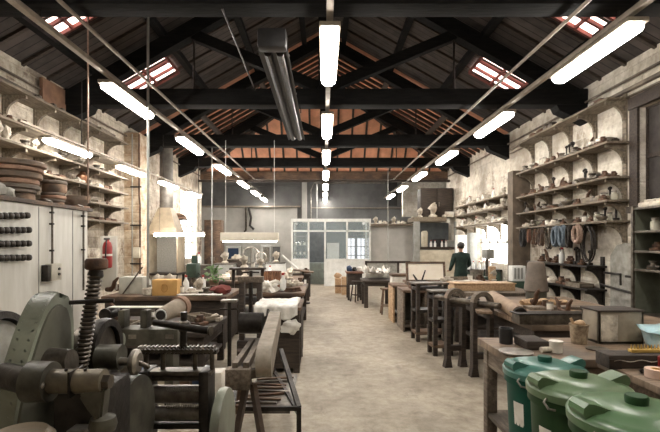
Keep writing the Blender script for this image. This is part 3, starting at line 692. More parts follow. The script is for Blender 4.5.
t = thing('wire_shelving', 'light metal shelving inside the office, behind its left pane', 'shelving', (X(300,18.8), 18.8, 0))
for z in (.3, .8, 1.2, 1.6, 2.0): MB().box(-.28, .28, -.15, .15, z-.02, z).build('shelf_board', GREYM, t)
for sx in (-.27, .27):
    for sy in (-.14, .14): MB().box(sx-.015, sx+.015, sy-.015, sy+.015, 0, 2.1).build('post', GREYM, t)
scatter_y = 18.8
for i, (z) in enumerate((.8, 1.2, 1.6)):
    for j in range(3):
        place('can', (X(300,18.8)-.18+.18*j, 18.8, z), 0, 1.3, 'tin can on the metal shelving in the office', 'tin cans on the office shelving')
tag(MB().box(X(309,18.2), X(325,18.2), 18.2, 18.7, 0, Z(263,18.2), .02).build('low_cupboard', mat('dull_green_cupboard', (.22,.25,.22), (.15,.17,.15), .5)), 'dull green low cupboard seen through the office doorway', 'cupboard')
# ------------------------------------------------------------------ back wall fittings
BY = 22.88
def panelthing(name, lab, cat, p0, p1, q0, q1, m, y=BY, th=.06, frame=None, fm=None):
    t = thing(name, lab, cat, (0, y, 0)); x0, x1, z0, z1 = X(p0,y), X(p1,y), Z(q1,y), Z(q0,y)
    MB().box(x0, x1, -th, 0, z0, z1).build('panel', m, t)
    if frame:
        b = MB()
        for x in (x0, x1): b.box(x-frame, x+frame, -th-.03, 0, z0, z1)
        b.box(x0-frame, x1+frame, -th-.03, 0, z1-frame, z1+frame); b.build('frame', fm or WHITE, t)
    return t
panelthing('glazed_door', 'dark blue glazed door in the pale back wall, far left', 'door', 227, 240, 247, 284, BLUE, frame=.06)
panelthing('grey_door', 'plain grey door right of the blue one on the back wall', 'door', 243, 253, 247, 284, GREYM, frame=.05, fm=BACKL)
panelthing('wall_window', 'pale window with grey frame on the back wall left of the office', 'window', 262, 271, 246, 268, STEEL, frame=.06)
panelthing('grey_curtain', 'folded grey curtain beside the back wall window', 'curtain', 272, 281, 246, 284, BACKW, frame=.04, fm=BACKL)
panelthing('metal_cupboard', 'tall pale grey metal cupboard between office and mezzanine', 'cupboard', 375, 382, 248, 290, GREYM, y=19.5, th=.4)
panelthing('white_screen', 'narrow white panel on the back wall right of the office', 'panel', 379, 387, 240, 258, BACKL, y=BY, frame=.04, fm=GREYM)
panelthing('dark_hatch', 'dark hatch high on the back wall right of centre', 'hatch', 387, 397, 181, 206, BLACK)
tag(MB().box(-6.5, X(300,22.5), 22.62, 22.88, 3.55, 3.62).build('cable_tray', RAIL), 'long pale cable tray across the back wall, left of the pilaster', 'cable tray')
t = thing('wall_pipes', 'bent grey pipes on the back wall above the white lampshade', 'pipe', (0, 22.7, 0))
MB().tube([(X(246,22.7),0,3.55), (X(246,22.7),0,2.35), (X(244,22.7),0,2.3)], .05).build('pipe', IRONW, t)
MB().tube([(X(249,22.7),0,3.5), (X(251,22.7),0,3.0), (X(250,22.7),0,2.6), (X(254,22.7),0,2.4)], .06).build('pipe', IRON, t)
t = thing('wall_pipes', 'thin conduits looping over the dark back wall above the office', 'pipe', (0, 22.8, 0))
MB().tube([(X(311,22.8),0,2.8), (X(311,22.8),0,Z(190,22.8)), (X(314,22.8),0,Z(183,22.8)), (X(385,22.8),0,Z(183,22.8))], .03).build('pipe', STEEL, t)
MB().tube([(X(311,22.8),0,Z(208,22.8)), (X(420,22.8),0,Z(208,22.8))], .025).build('pipe', RAIL, t)
MB().tube([(X(222,22.8),0,Z(186,22.8)), (X(300,22.8),0,Z(186,22.8))], .025).build('pipe', BACKW, t)
t = thing('side_door', 'tall brown wooden wardrobe at the far left corner', 'wardrobe', (X(214,17.6), 17.5, 0))
MB().box(-.34, .34, -.1, .4, 0, Z(220,17.5), .01).build('body', W_MID, t)
for s in (-1, 1): dl = MB().box(s*.03, s*.32, -.13, -.1, .1, Z(220,17.5)-.1, .01).build('door_leaf', W_MID, t); MB().box(s*.05, s*.07, -.15, -.13, 1.0, 1.15).build('handle', STEEL, dl)
t.name = 'wooden_wardrobe'
# ------------------------------------------------------------------ mezzanine block on the right of the far end
MY = 15.6
t = thing('storage_mezzanine', 'beige storage mezzanine with an open recess at the far right', 'mezzanine', (0, MY, 0))
zl = Z(217,MY)
MB().box(X(414,MY), WX-.35, 0, 1.2, zl-.16, zl, .01).build('deck', W_SHELF, t)
MB().box(X(414,MY), X(420,MY), 0, .15, 0, zl-.16).build('post', GREYM, t)
MB().box(X(455,MY), X(457.5,MY), 0, .15, 0, zl-.16).build('post', GREYM, t)
MB().box(X(420,MY), X(458,MY), 1.0, 1.1, 0, zl-.16).build('back_panel', mat('dim_grey_partition', (.15,.165,.17), (.11,.12,.125), .8), t)
MB().box(X(420,MY), X(458,MY), .05, 1.0, Z(247,MY)-.08, Z(247,MY)).build('recess_shelf', W_DARK, t)
MB().box(X(420,MY), X(456,MY), .04, .1, 0, Z(250,MY)).build('lower_panel', CREAMP, t)
tag(MB().lathe([(.11,0),(.12,.02),(.12,.52),(.08,.58)]).build('gas_cylinder', CREAMP, loc=(X(424.5,15.9), 15.9, Z(247,MY)+.002)), 'white upright cylinder in the mezzanine recess', 'cylinder')
tag(MB().box(-.22,.22,-.15,.15,0,.3,.02).build('dark_crate', BLACK, loc=(X(438,16.1), 16.1, Z(247,MY)+.002)), 'dark crate in the mezzanine recess', 'crate')
tag(MB().box(-.18,.18,-.12,.12,0,.24,.02).build('grey_box', GREYM, loc=(X(450,16.0), 16.0, Z(247,MY)+.002)), 'grey box at the right of the mezzanine recess', 'box')
for i, px in enumerate((431, 435, 442, 446)): place('bottle', (X(px,15.75), 15.75, Z(247,MY)+.002), 0, 1.2, 'small white bottle in the mezzanine recess', 'bottles in the mezzanine recess')
lk_ = thing('dark_locker', 'dark wooden double locker standing on the mezzanine', 'locker', (4.08, MY+.6, zl))
MB().box(-.58, .58, -.3, .3, 0, Z(187,MY)-zl, .01).build('body', W_DARK, lk_)
for s in (-1, 1): dl = MB().box(s*.02, s*.55, -.33, -.3, .05, Z(187,MY)-zl-.05, .01).build('door_leaf', W_DARK, lk_); MB().box(s*.06, s*.08, -.35, -.33, .4, .55).build('handle', STEEL, dl)
place('bust', (X(433,MY+.1), MY+.12, zl), 0, 2.6, 'pale statuette on the mezzanine edge before the dark locker')
place('bust', (X(420,MY+.1), MY+.12, zl), 0, 1.7, 'small pale statuette at the left corner of the mezzanine')
place('mold', (X(447,MY+.1), MY+.12, zl), 0, 1.7, 'whitish plaster block on the mezzanine edge, right of the statuette')
tag(MB().box(X(446,MY),X(455,MY),0,.05,0,.2).build('folded_fabric', PAPER, loc=(0,MY+.1,zl)), 'pale folded fabric at the right end of the mezzanine', 'fabric')
LY = 17.2
t = thing('high_ledge', 'long narrow ledge with pots left of the mezzanine', 'shelf', (0, LY, 0))
zz = Z(224, LY)
MB().box(X(371,LY), X(416,LY), 0, .35, zz-.06, zz).build('shelf_board', W_SHELF, t); MB().box(X(371,LY), X(416,LY), .35, .4, 0, zz-.06).build('back_panel', BACKL, t)
for i in range(9):
    place(['bust','can','mold','bowl'][i % 4], (X(376+4.6*i,LY), LY+.15, zz), 0, 1.5, DESC[['bust','can','mold','bowl'][i % 4]]+' on the long ledge left of the mezzanine', '%s on the high ledge' % ['casts','cans','moulds','bowls'][i % 4])
# ------------------------------------------------------------------ steel rack at the right frame edge
t = thing('steel_shelving', 'dark steel shelf unit against the right wall at the frame edge', 'shelving', (4.2, 5.0, 0))
SZ = [Z(208,6.0), Z(231,6.0), Z(250.5,6.0), Z(268.5,6.0), .75, .3]
for z in SZ: MB().box(0, .42, 0, 1.0, z-.03, z, .003).build('shelf_board', IRONW, t)
for x in (.01, .41):
    for y in (.01, .99): MB().box(x-.02, x+.02, y-.02, y+.02, 0, SZ[0]+.02).build('post', IRONW, t)
MB().box(.40, .42, 0, 1.0, .1, SZ[0]).build('back_panel', mat('drab_green_sheet', (.13,.135,.10), (.08,.085,.06), .6), t)
MB().box(.02, .40, .96, .98, .1, SZ[0]-.03).build('end_panel', MATS['drab_green_sheet'], t)
for i, z in enumerate(SZ[:4]):
    if i == 0:
        for j in range(3): place('mold', (4.35, 5.45+.2*j, z), PI/2+.2*j, 1.3, 'white plaster block on top of the steel shelf unit at the right', 'white blocks on top of the steel unit')
    else: scatter(['cast2','jar','horn','jar','cast1'], 4.36, spread(5.1, 5.95, 6), z, 'on the %s, right-edge steel unit' % ['','upper shelf','middle shelf','lower shelf'][i], (1.0, 1.4))
# ------------------------------------------------------------------ tools, hoses and low shelves under the right rack
rack('low dark tool shelf of two boards on the right wall under the hanging hoses', 1, 7.3, 9.5, [1.32, .93], .34, [7.4, 8.1, 8.8, 9.4], IRON, .34)
scatter(['stake','stake','horn','cast1','cast2','bottle'], 4.5, spread(7.4, 9.4, 15), 1.32, 'on the upper low tool shelf', (1.0, 1.5))
scatter(['cast1','mold','stack','horn','tray'], 4.5, spread(7.4, 9.4, 8), .93, 'on the lower low tool shelf', (1.0, 1.5))
def coil(px, d, zt, h, w, r, m, lab, name='hose_coil', turns=3, x=4.28, cat='hose'):
    o = thing(name, lab, cat, (x, d, zt)); pts = []
    for k in range(turns*20):
        a = 2*PI*k/20; j = k/20; pts.append((random.uniform(-.004,.004)-.03*(j-turns/2)+0, w/2*math.sin(a)*(1-.06*(j % 2)), -h/2+h/2*math.cos(a)*(1-.05*(j % 2))))
    MB().tube(pts, r).build('loop', m, o); MB().box(-.06, .06, -.02, .02, -.01, .012).build('hook', IRON, o)
    return o
hz = [(523, .38, .20, .016, BLACK, 'black hose coil, farthest of those under the right rack', 3), (529, .30, .10, .012, LEATH, 'narrow brown strap loop second from the far end of the hanging row', 2), (535, .34, .12, .012, RUST, 'rusty chain loop third from the far end of the hanging row', 2),
      (541, .36, .16, .014, W_MID, 'brown leather belt loop in the middle of the hanging row', 3), (549, .42, .2, .013, IRONW, 'grey wire loop left of the blue-grey hose coils', 3),
      (556.5, .36, .19, .024, BLUEG, 'blue-grey hose coil, left one of the pair', 4), (563.5, .36, .19, .026, BLUEG, 'blue-grey hose coil, right one of the pair', 4), (569, .38, .12, .018, IRON, 'dark hose loop right of the blue-grey pair', 3),
      (577, .30, .22, .032, HOSEP, 'thick pinkish rope loop at the near end of the hanging row', 2), (582, .62, .34, .013, IRON, 'large thin dark cable loop behind the pinkish rope', 3)]
for px, h, w, r, m, lab, tn in hz:
    d = F*4.28/(px-CX); coil(px, d, 2.003, h, w, r, m, lab, turns=tn, x=4.28 if px != 582 else 4.38)
for i in range(7):
    d = 8.0+.22*i
    o = thing('hanging_tool', '', 'tool', (4.42, d, 1.97)); MB().cyl((0,0,0),(0,0,-.22),.01, n=8).build('shaft', IRONW, o); MB().box(-.02,.02,-.03,.03,-.3,-.2,.006).build('tool_head', RUST, o)
    tag(o, 'slim hand tool hanging behind the hoses under the right rack', None, 'hand tools hanging under the right rack')
# pipe frame on the wall and stained arched board
t = thing('wall_handrail', 'dark bent pipe frame on the stained right wall under the shelves', 'pipe', (4.55, 6.3, 0))
MB().tube([(0, .85, 1.22), (0, .45, 1.22), (0, .45, 1.05)], .018).build('pipe', IRON, t); MB().tube([(-.02, .3, 1.2), (-.02, -.05, 1.2), (-.02, -.05, .95), (-.02, .9, 1.02)], .02).build('pipe', IRON, t)
tag(MB().prism([(6.15,.5),(7.1,.5),(7.1,1.5),(6.95,1.66),(6.75,1.7),(6.6,1.6),(6.45,1.52),(6.3,1.36),(6.15,1.3)], 'X', 4.62, 4.69).build('arched_slab', STONE), 'grey arched stone slab leaning on the right wall', 'slab')
# ------------------------------------------------------------------ benches
def bench(name, label, cat, x0, x1, y0, y1, z, m, lm=None, th=.06, leg=.09, apron=.12, shelf=None, drawers=0, closed=False):
    lm = lm or m
    t = thing(name, label, cat, ((x0+x1)/2, (y0+y1)/2, 0)); hx, hy = (x1-x0)/2, (y1-y0)/2
    MB().box(-hx, hx, -hy, hy, z-th, z, .008).build('tabletop', m, t)
    for sx in (-1, 1):
        for sy in (-1, 1):
            MB().box(sx*(hx-.04), sx*(hx-.04-leg), sy*(hy-.04), sy*(hy-.04-leg), 0, z-th, .006).build('leg', lm, t)
    if apron:
        b = MB()
        for s in (-1, 1): b.box(-hx+.06, hx-.06, s*(hy-.05), s*(hy-.08), z-th-apron, z-th); b.box(s*(hx-.05), s*(hx-.08), -hy+.06, hy-.06, z-th-apron, z-th)
        b.build('apron', lm, t)
    if shelf: MB().box(-hx+.05, hx-.05, -hy+.05, hy-.05, shelf-.04, shelf, .005).build('lower_shelf', lm, t)
    for i in range(drawers):
        w = (2*hx-.3)/drawers; a = -hx+.15+w*i
        dr = MB().box(a+.02, a+w-.02, -hy+.02, -hy+.045, z-th-apron+.01, z-th-.01, .004).build('drawer', m, t)
        MB().cyl((a+w/2, -hy+.02, z-th-apron/2), (a+w/2, -hy-.01, z-th-apron/2), .015).build('knob', IRON, dr)
    if closed: MB().box(-hx+.06, hx-.06, -hy+.06, hy-.06, .05, z-th-.01).build('cabinet_body', lm, t)
    return t
# right foreground
bench('workbench', 'brown wooden workbench behind the green bins on the right', 'workbench', 1.38, 3.75, 3.21, 3.96, .85, W_TOP, W_GREY, drawers=2, shelf=.22, apron=.16)
bench('workbench', 'smooth brown table at the right frame edge beside the bins', 'table', 1.86, 3.6, 1.35, 3.0, .9, W_TOP, W_MID, th=.045)
bench('workbench', 'cluttered workbench with a log roller behind the front right bench', 'workbench', 2.2, 3.9, 4.65, 7.15, .83, W_TOP, W_DARK, shelf=.3)
bench('workbench', 'workbench carrying a long pale box behind the arched stands', 'workbench', 2.22, 3.7, 7.5, 9.6, .85, W_GREY, W_DARK, shelf=.25)
bench('workbench', 'far right workbench the green-clad worker stands behind', 'workbench', 1.9, 3.9, 9.85, 10.65, .82, W_MID, W_DARK, shelf=.3)
def bin_(x, y, h, R, mi, rz, lab):
    t = thing('waste_bin', lab, 'bin', (x, y, 0), rz); k = R/.25
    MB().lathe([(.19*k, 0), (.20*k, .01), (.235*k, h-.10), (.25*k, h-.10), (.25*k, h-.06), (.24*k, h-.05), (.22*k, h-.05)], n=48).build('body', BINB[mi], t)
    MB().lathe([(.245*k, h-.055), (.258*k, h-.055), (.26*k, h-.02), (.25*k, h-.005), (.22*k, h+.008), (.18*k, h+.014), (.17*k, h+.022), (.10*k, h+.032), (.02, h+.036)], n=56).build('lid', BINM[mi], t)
    lid = t.children[-1] if t.children else None
    MB().lathe([(.042, h+.03), (.044, h+.06), (.04, h+.068), (.0, h+.069)], n=24).build('lid_knob', BINB[mi], t)
    for a in (PI, 0):   # raised handle horns on the rim
        c, s_ = math.cos(a), math.sin(a)
        b = MB(); prof = [(.11*k, h+.012), (.25*k, h-.01), (.262*k, h+.012), (.258*k, h+.035), (.238*k, h+.052), (.215*k, h+.05), (.16*k, h+.03)]
        b.prism([(p[0]*c, p[1]) for p in prof], 'Y', -.05, .05); b.build('lid_grip', BINM[mi], t)
    for a in (PI*1.12, PI*1.42, PI*1.8):
        c, s_ = math.cos(a), math.sin(a); q = .262*k
        MB().tube([(q*c, q*s_, h-.04), ((q+.02)*c, (q+.02)*s_, h-.055), ((q+.025)*c-s_*.03, (q+.025)*s_+c*.03, h-.08), (q*c-s_*.05, q*s_+c*.05, h-.085)], .006).build('clip', STEEL, t)
    # pale sticker with grey lines on the body
    a0 = math.radians(183); b = MB(); n = 6; vs = []
    for i in range(n+1):
        a = a0+math.radians(20)*i/n
        for zz in (h-.36, h-.21):
            r = .19*k+(.045*k)*(zz/(h-.1))+.003; vs.append((r*math.cos(a), r*math.sin(a), zz))
    b._add(vs, [(2*i, 2*i+2, 2*i+3, 2*i+1) for i in range(n)]); b.build('sticker', PAPER, t)
    return t
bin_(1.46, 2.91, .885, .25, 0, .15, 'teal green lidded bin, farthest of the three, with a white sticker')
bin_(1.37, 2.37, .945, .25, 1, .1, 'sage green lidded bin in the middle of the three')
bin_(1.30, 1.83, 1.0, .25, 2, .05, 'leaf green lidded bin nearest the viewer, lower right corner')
# on the front right bench
B1 = .852
def onb(px, d): return (X(px, d), d, B1)
o = tag(MB().lathe([(.05,0),(.053,.002),(.057,.13),(.05,.13),(.046,.02),(.0,.02)]).build('black_cup', BLACK, loc=onb(506, 3.72)), 'black plastic cup at the left end of the front right bench', 'cup')
t = thing('paint_pot', 'old crusted paint pot holding a brush on the right bench', 'pot', onb(579, 3.72))
MB().lathe([(.058,0),(.06,.005),(.062,.02),(.072,.15),(.078,.155),(.078,.165),(.068,.165),(.06,.1),(.0,.1)]).build('pot', mat('crusted_pot', (.42,.33,.22), (.16,.11,.07), .7, scale=25, bump=.4), t)
br = MB().beam((0,0,.08), (-.06,.02,.21), .014, .02).build('brush_handle', W_LIGHT, t); MB().blob((.01,0,.17), (.045,.04,.03), 4, .2).build('paint_rag', W_LIGHT, t)
tag(MB().lathe([(.045,0),(.048,.075),(.051,.08),(.051,.088),(.0,.09)]).build('paint_tin', PAPER, loc=onb(556, 3.42)), 'white paint tin on the front right bench by the teal bin', 'tin')
tag(MB().cyl((0,0,.022),(.09,.02,.022),.022).build('pale_roll', PLASTER, loc=onb(541, 3.4)), 'short pale roll lying left of the white tin', 'roll')
tag(MB().box(-.09,.09,-.12,.12,0,.07,.01).build('dark_block', W_DARK, loc=onb(531, 3.6)), 'dark wooden block on the front right bench behind the white tin', 'block')
tag(MB().lathe([(.03,0),(.12,.006),(.125,.018),(.1,.022),(.0,.02)], n=36).build('round_pan', STEEL, loc=onb(516, 3.38)), 'grey round pan lid on the front right bench behind the teal bin', 'pan')
tag(MB().lathe([(.02,0),(.08,.004),(.085,.012),(.0,.014)], n=30).build('round_plate', IRONW, loc=(X(597,3.5), 3.5, B1)), 'flat dark round plate on the right bench', 'plate')
for i, (px, d, l, a) in enumerate(((490, 3.8, .35, .3), (494, 3.62, .3, .15), (500, 3.52, .28, -.1))):
    tag(MB().box(-l/2, l/2, -.025, .025, 0, .018, .003).build('flat_bar', IRON, loc=(X(px,d)+.05, d, B1+.002*i)).__class__ and bpy.context.scene.objects[-1] if False else COL.objects[-1], ['dark flat bar at the far left corner of the front right bench', 'dark flat bar, middle of three by the black cup', 'dark flat bar nearest the bins'][i], 'bar')
    COL.objects[-1].rotation_euler.z = a
t = thing('white_box', 'open cream wooden box standing at the back of the right bench', 'box', (X(611,3.82), 3.81, B1))
b = MB(); b.box(-.19,.19,-.12,-.1,0,.27,.003); b.box(-.19,.19,.1,.12,0,.27,.003); b.box(-.19,-.17,-.12,.12,0,.27,.003); b.box(.17,.19,-.12,.12,0,.27,.003); b.box(-.19,.19,-.12,.12,0,.02)
b.build('box_body', mat('tan_board', (.36,.31,.23), (.24,.20,.15), .7), t); MB().box(-.17,-.03,-.128,-.12,.02,.24,.003).build('front_panel', PLASTER, t); MB().box(-.2,.2,-.13,.13,.27,.285,.003).build('box_top', W_DARK, t)
for i, (x0, x1, y, m, lab) in enumerate(((2.0, 3.2, 4.0, W_MID, 'brown plank lying across the right bench toward the wall'), (2.65, 3.7, 3.95, W_DARK, 'dark plank lying over the cream box'))):
    tag(MB().box(0, x1-x0, -.06, .06, 0, .03, .003).build('plank', m, loc=(x0+.45*i, y-.03, B1 if i == 0 else B1+.287)), lab, 'plank')
t = COL.objects[-2]; t.location = (2.0, 3.98, B1) ; t.location.y = 3.985; t.location.x = 2.85
# on the right edge table
B2 = .902
t = thing('instrument_case', 'long dark case with a wavy pale line on the right edge table', 'case', (X(632,2.88)+.12, 2.86, B2))
MB().box(-.33,.33,-.07,.07,0,.085,.006).build('case_body', W_DARK, t)
pts = [(-.30+.02*i, -.073, .05+.006*math.sin(i*.9)) for i in range(31)]
MB().tube(pts, .003, n=6).build('pale_line', PLASTER, t); MB().box(-.33,-.25,-.075,-.07,.0,.06).build('end_plate', IRON, t)
t = thing('brass_comb', 'yellow toothed comb lying on the dark case', 'comb', (X(650,2.88), 2.87, B2+.087))
b = MB(); b.box(-.14,.14,-.02,.02,0,.02,.003)
for i in range(12): b.cyl((-.13+.022*i,0,.02),(-.13+.022*i,0,.05),.006,.002,8)
b.build('comb_body', mat('yellow_comb', (.62,.42,.12), (.45,.28,.06), .5), t)
t = thing('plastic_tub', 'blue tub wrapped in crinkled film at the right frame edge', 'tub', (2.80, 3.5, B1))
MB().lathe([(.16,0),(.2,.03),(.23,.14),(.225,.15),(.16,.15)], n=30).build('tub', BLUEBAG, t); MB().blob((0,0,.15), (.24,.2,.05), 8, .3).build('film', BLUEBAG, t)
t = thing('tape_roll', 'pale roll of tape lying on the right edge table', 'tape', (X(656,2.62), 2.62, B2))
MB().lathe([(.028,.0),(.058,.0),(.058,.05),(.028,.05),(.028,0)], n=32).build('tape', mat('pink_tape', (.68,.50,.40), (.6,.42,.33), .7), t); MB().lathe([(.02,0),(.027,0),(.027,.05),(.02,.05),(.02,0)]).build('core', CARD, t)
tag(MB().lathe([(.02,0),(.022,.08),(.01,.085)]).build('red_tube', RED, loc=(X(659,2.75)+.04, 2.78, B2)), 'small red tube behind the pale tape roll', 'tube')
tag(MB().blob((0,0,.012),(.022,.016,.014),3,.2).build('dark_nut', IRON, loc=(X(643,2.7), 2.7, B2)), 'small dark nut left of the tape roll', 'nut')
# on the roller bench
B3 = .832
t = thing('wooden_log', 'pale wooden log roller lying on the bench between the stands and the black cup', 'log', (0,0,0))
MB().cyl((X(520,4.85), 4.85, B3+.085), (X(490,6.6), 6.5, B3+.085), .085, .08, 28).build('log_body', mat('log_wood', (.36,.25,.16), (.22,.14,.09), .6, scale=5), t)
p0 = Vector((X(520,4.85), 4.85, B3+.085)); p1 = Vector((X(490,6.6), 6.5, B3+.085)); dd = (p0-p1).normalized()
MB().cyl(p0, p0+dd*.03, .078, .07, 28).build('end_cap', IRON, t)
t = thing('metal_trough', 'long dark metal trough across the bench front by the paint pot', 'trough', (2.38, 4.78, B3))
MB().box(-.3,.42,-.1,.1,0,.10,.006).build('trough_body', IRONW, t); MB().box(-.32,.44,-.11,.11,.10,.115,.004).build('trough_lid', IRON, t)
for i, (px, d, l, a, m, lab) in enumerate(((548, 5.3, .8, .1, W_LIGHT, 'pale board lying behind the dark trough'), (580, 5.3, .7, -.15, W_MID, 'brown board lying behind the paint pot'), (560, 5.8, .9, .05, W_GREY, 'grey plank on the roller bench near the wall'), (480, 5.8, .9, 1.35, W_TOP, 'long plank on the aisle side of the roller bench'))):
    o = tag(MB().box(-l/2, l/2, -.09, .09, 0, .035, .004).build('board', m, loc=(X(px,d), d, B3+.002)), lab, 'board'); o.rotation_euler.z = a
t = thing('wood_shavings', 'heap of pale wood shavings on the roller bench by the conical drum', 'shavings', (X(545,6.1), 6.2, B3)); 
for i in range(5): MB().blob((-.2+.12*i, random.uniform(-.05,.05), .03), (.09,.07,.05), i, .4).build('heap', W_LIGHT, t)
t = thing('conical_drum', 'dark conical drum standing on the bench by the right wall', 'drum', (X(534.5,6.9), 6.85, B3))
MB().lathe([(.17,.12),(.18,.13),(.175,.15),(.125,.55),(.11,.57),(.09,.58),(.0,.58)], n=30).build('drum_body', mat('dusty_drum', (.16,.125,.10), (.10,.08,.06), .7), t); MB().lathe([(.15,0),(.15,.12)], n=30).build('drum_base', OLIVE, t)
scatter(['cast1','cast3','can','rod','stack','horn'], 2.9, spread(5.0, 6.9, 9), B3, 'in the middle of the roller bench', (1.0, 1.4))
scatter(['cast1','rod','stack','tray','can'], 3.35, spread(4.9, 6.6, 8), B3, 'at the wall side of the roller bench', (1.0, 1.5))
# arched stands
def arch(w=.27, h=1.08, tw=.05):
    t = thing('arched_stand', '', 'stand')
    pts = []; r = w/2
    for i in range(13):
        a = PI*i/12; pts.append((r*math.cos(a), h-r+r*math.sin(a)))
    inner = [((r-tw)*math.cos(PI*i/12), h-r+(r-tw)*math.sin(PI*i/12)) for i in range(12, -1, -1)]
    MB().prism(pts+inner, 'Y', -.05, .05).build('arch', W_GREY, t)
    for s in (-1, 1):
        MB().prism([(s*(r-tw), h-r), (s*r, h-r), (s*(r+.005), .12), (s*(r+.03), 0), (s*(r-.08), 0), (s*(r-tw-.01), .12)], 'Y', -.045, .045).build('leg', W_DARK, t)
    MB().box(-r, r, -.03, .03, .22, .3, .005).build('stretcher', W_DARK, t); MB().box(-r, r, -.035, .035, h-r-.12, h-r-.04, .005).build('cross_bar', W_DARK, t)
    return t
PROTO['arch'] = [arch, None]
place('arch', (X(455,6.05), 6.05, 0), .15, 1, 'dark wooden stand with arched top, left of the pair by the aisle')
place('arch', (X(482,5.62), 5.62, 0), .1, 1.0, 'dark wooden stand with arched top, right of the pair and nearer')
t = thing('steel_shaft', 'horizontal steel shaft carried by the arched stands', 'shaft', (0,0,0))
MB().cyl((X(437,6.2), 6.25, .93), (X(498,5.4), 5.35, .93), .038).build('shaft', IRONW, t); MB().cyl((X(470,5.85), 5.85, .93), (X(477,5.75), 5.75, .93), .06).build('collar', IRON, t)
t = thing('long_pale_box', 'long pale wooden box on the bench behind the arched stands', 'box', (2.85, 8.0, .852))
MB().box(-.54,.54,-.2,.2,0,.12,.006).build('box_body', W_LIGHT, t); MB().box(-.56,.56,-.22,.22,.12,.135,.004).build('box_lid', W_LIGHT, t)
def rackstand(x, y, lab, h=.98, w=.55, d=.35):
    t = thing('iron_stand', lab, 'stand', (x, y, 0), .1)
    for sx in (-1, 1):
        for sy in (-1, 1): MB().box(sx*w/2, sx*(w/2-.06), sy*d/2, sy*(d/2-.06), 0, h, .005).build('post', W_DARK if sx < 0 else IRON, t)
    for z in (.12, .5, h-.1): MB().box(-w/2, w/2, -d/2, d/2, z, z+.05, .005).build('rail_frame', IRON if z > .2 else W_MID, t)
    MB().box(-w/2-.02, w/2+.02, -d/2-.02, d/2+.02, h, h+.03, .004).build('top_plate', IRONW, t); return t
rackstand(X(431,7.6), 7.75, 'dark iron stand left of the arched stands, beside the aisle')
scatter(['horn','stake','cast1','cast2'], X(431,7.7), spread(7.62, 7.9, 3), 1.01, 'on the iron stand by the aisle', (1.1, 1.5))
rackstand(1.78, 6.75, 'narrow iron stand behind the left arched stand', .95, .3, .3)
# benches by the aisle further away, boards, canvas
t = thing('display_board', 'large cream board in a brown wooden frame leaning on the right benches', 'board', (X(425,10.3), 10.2, .822)); t.rotation_euler.x = -.2
w, h = (X(444,10.25)-X(407,10.25))/2, Z(262.5,10.25)-.822
MB().box(-w, w, -.015, .015, 0, h).build('sheet', mat('bright_cream_sheet', (.95,.88,.75), (.90,.81,.67), .8), t)
b = MB(); f = .025
b.box(-w-f, w+f, -.03, .03, h-f, h+f); b.box(-w-f, w+f, -.03, .03, 0, f)
for s in (-1, 1): b.box(s*(w-f), s*(w+f), -.03, .03, 0, h)
b.build('frame', W_MID, t)
t = thing('framed_screen', 'dark wooden frame holding a grey sheet behind the cloth-covered table', 'screen', (0, 12.7, 0))
b = MB(); x0, x1 = X(366,12.7), X(409,12.7); z1 = Z(261,12.7)
for x in (x0, X(398,12.7), x1): b.box(x-.03, x+.03, -.03, .03, 0, z1)
b.box(x0-.03, x1+.03, -.03, .03, z1-.06, z1); b.box(x0, x1, -.03, .03, .5, .56); b.build('frame', W_DARK, t)
MB().box(x0+.03, X(398,12.7)-.03, -.01, .01, .56, z1-.06).build('sheet', STONE, t); MB().box(X(398,12.7)+.03, x1-.03, -.01, .01, .56, z1-.06).build('sheet', PAPER, t)
bench('work_table', 'dark table under crumpled white cloth beside the aisle, far right', 'table', X(362.5,11.6), X(393,11.8), 11.45, 12.4, Z(280.5,11.5), W_DARK, W_DARK, th=.05, leg=.1, apron=.1)
def cloth(name, label, cat, x0, x1, y0, y1, z, m, seed=1, amp=.03, drop=(0,0), n=22, loc=None):
    b = bmesh.new(); bmesh.ops.create_grid(b, x_segments=n, y_segments=n, size=.5)
    L = x1-x0; W = y1-y0; cx, cy = (x0+x1)/2, (y0+y1)/2
    for v in b.verts:
        u, w = v.co.x, v.co.y; q = Vector((u*5+seed, w*5, seed))
        hgt = amp*(1+2*abs(noise.noise(q)))+amp*.8*abs(noise.noise(q*2.7))
        xx, yy, zz = u*L, w*W, hgt
        if drop[0] and w < -.5+.35:      # hang over the near edge
            k = (-.15-w)/.35; yy = -.15*W-.02+.02*math.sin(u*25); zz = hgt-k*drop[0]*(1+.25*math.sin(u*9+seed))
        v.co = Vector((xx, yy, zz))
    o = MB(); o.merge(b); ob = o.build(name, m, ang=80, loc=(cx, cy, z))
    md = ob.modifiers.new('s', 'SOLIDIFY'); md.thickness = .006; md.offset = 1
    return tag(ob, label, cat)
cloth('white_cloth', 'crumpled white cloth heaped on the dark far table', 'cloth', X(365,11.8), X(389,11.8), 11.6, 12.3, Z(280.5,11.5)+.002, CLOTH, 3, .15)
tag(MB().box(X(366,12.2),X(388,12.2),0,.3,0,.14,.03).build('paper_stack', PAPER, loc=(0, 12.3, .72)), 'stack of cream paper behind the white cloth', 'paper')
t = thing('white_counter', 'white boxy counter with brown top between far table and cream board', 'counter', (1.92, 11.1, 0))
MB().box(-.23,.23,-.2,.2,.0,Z(276,11.1),.01).build('body', PAPER, t); MB().box(-.25,.25,-.22,.22,Z(276,11.1),Z(273.5,11.1),.006).build('counter_top', W_MID, t)
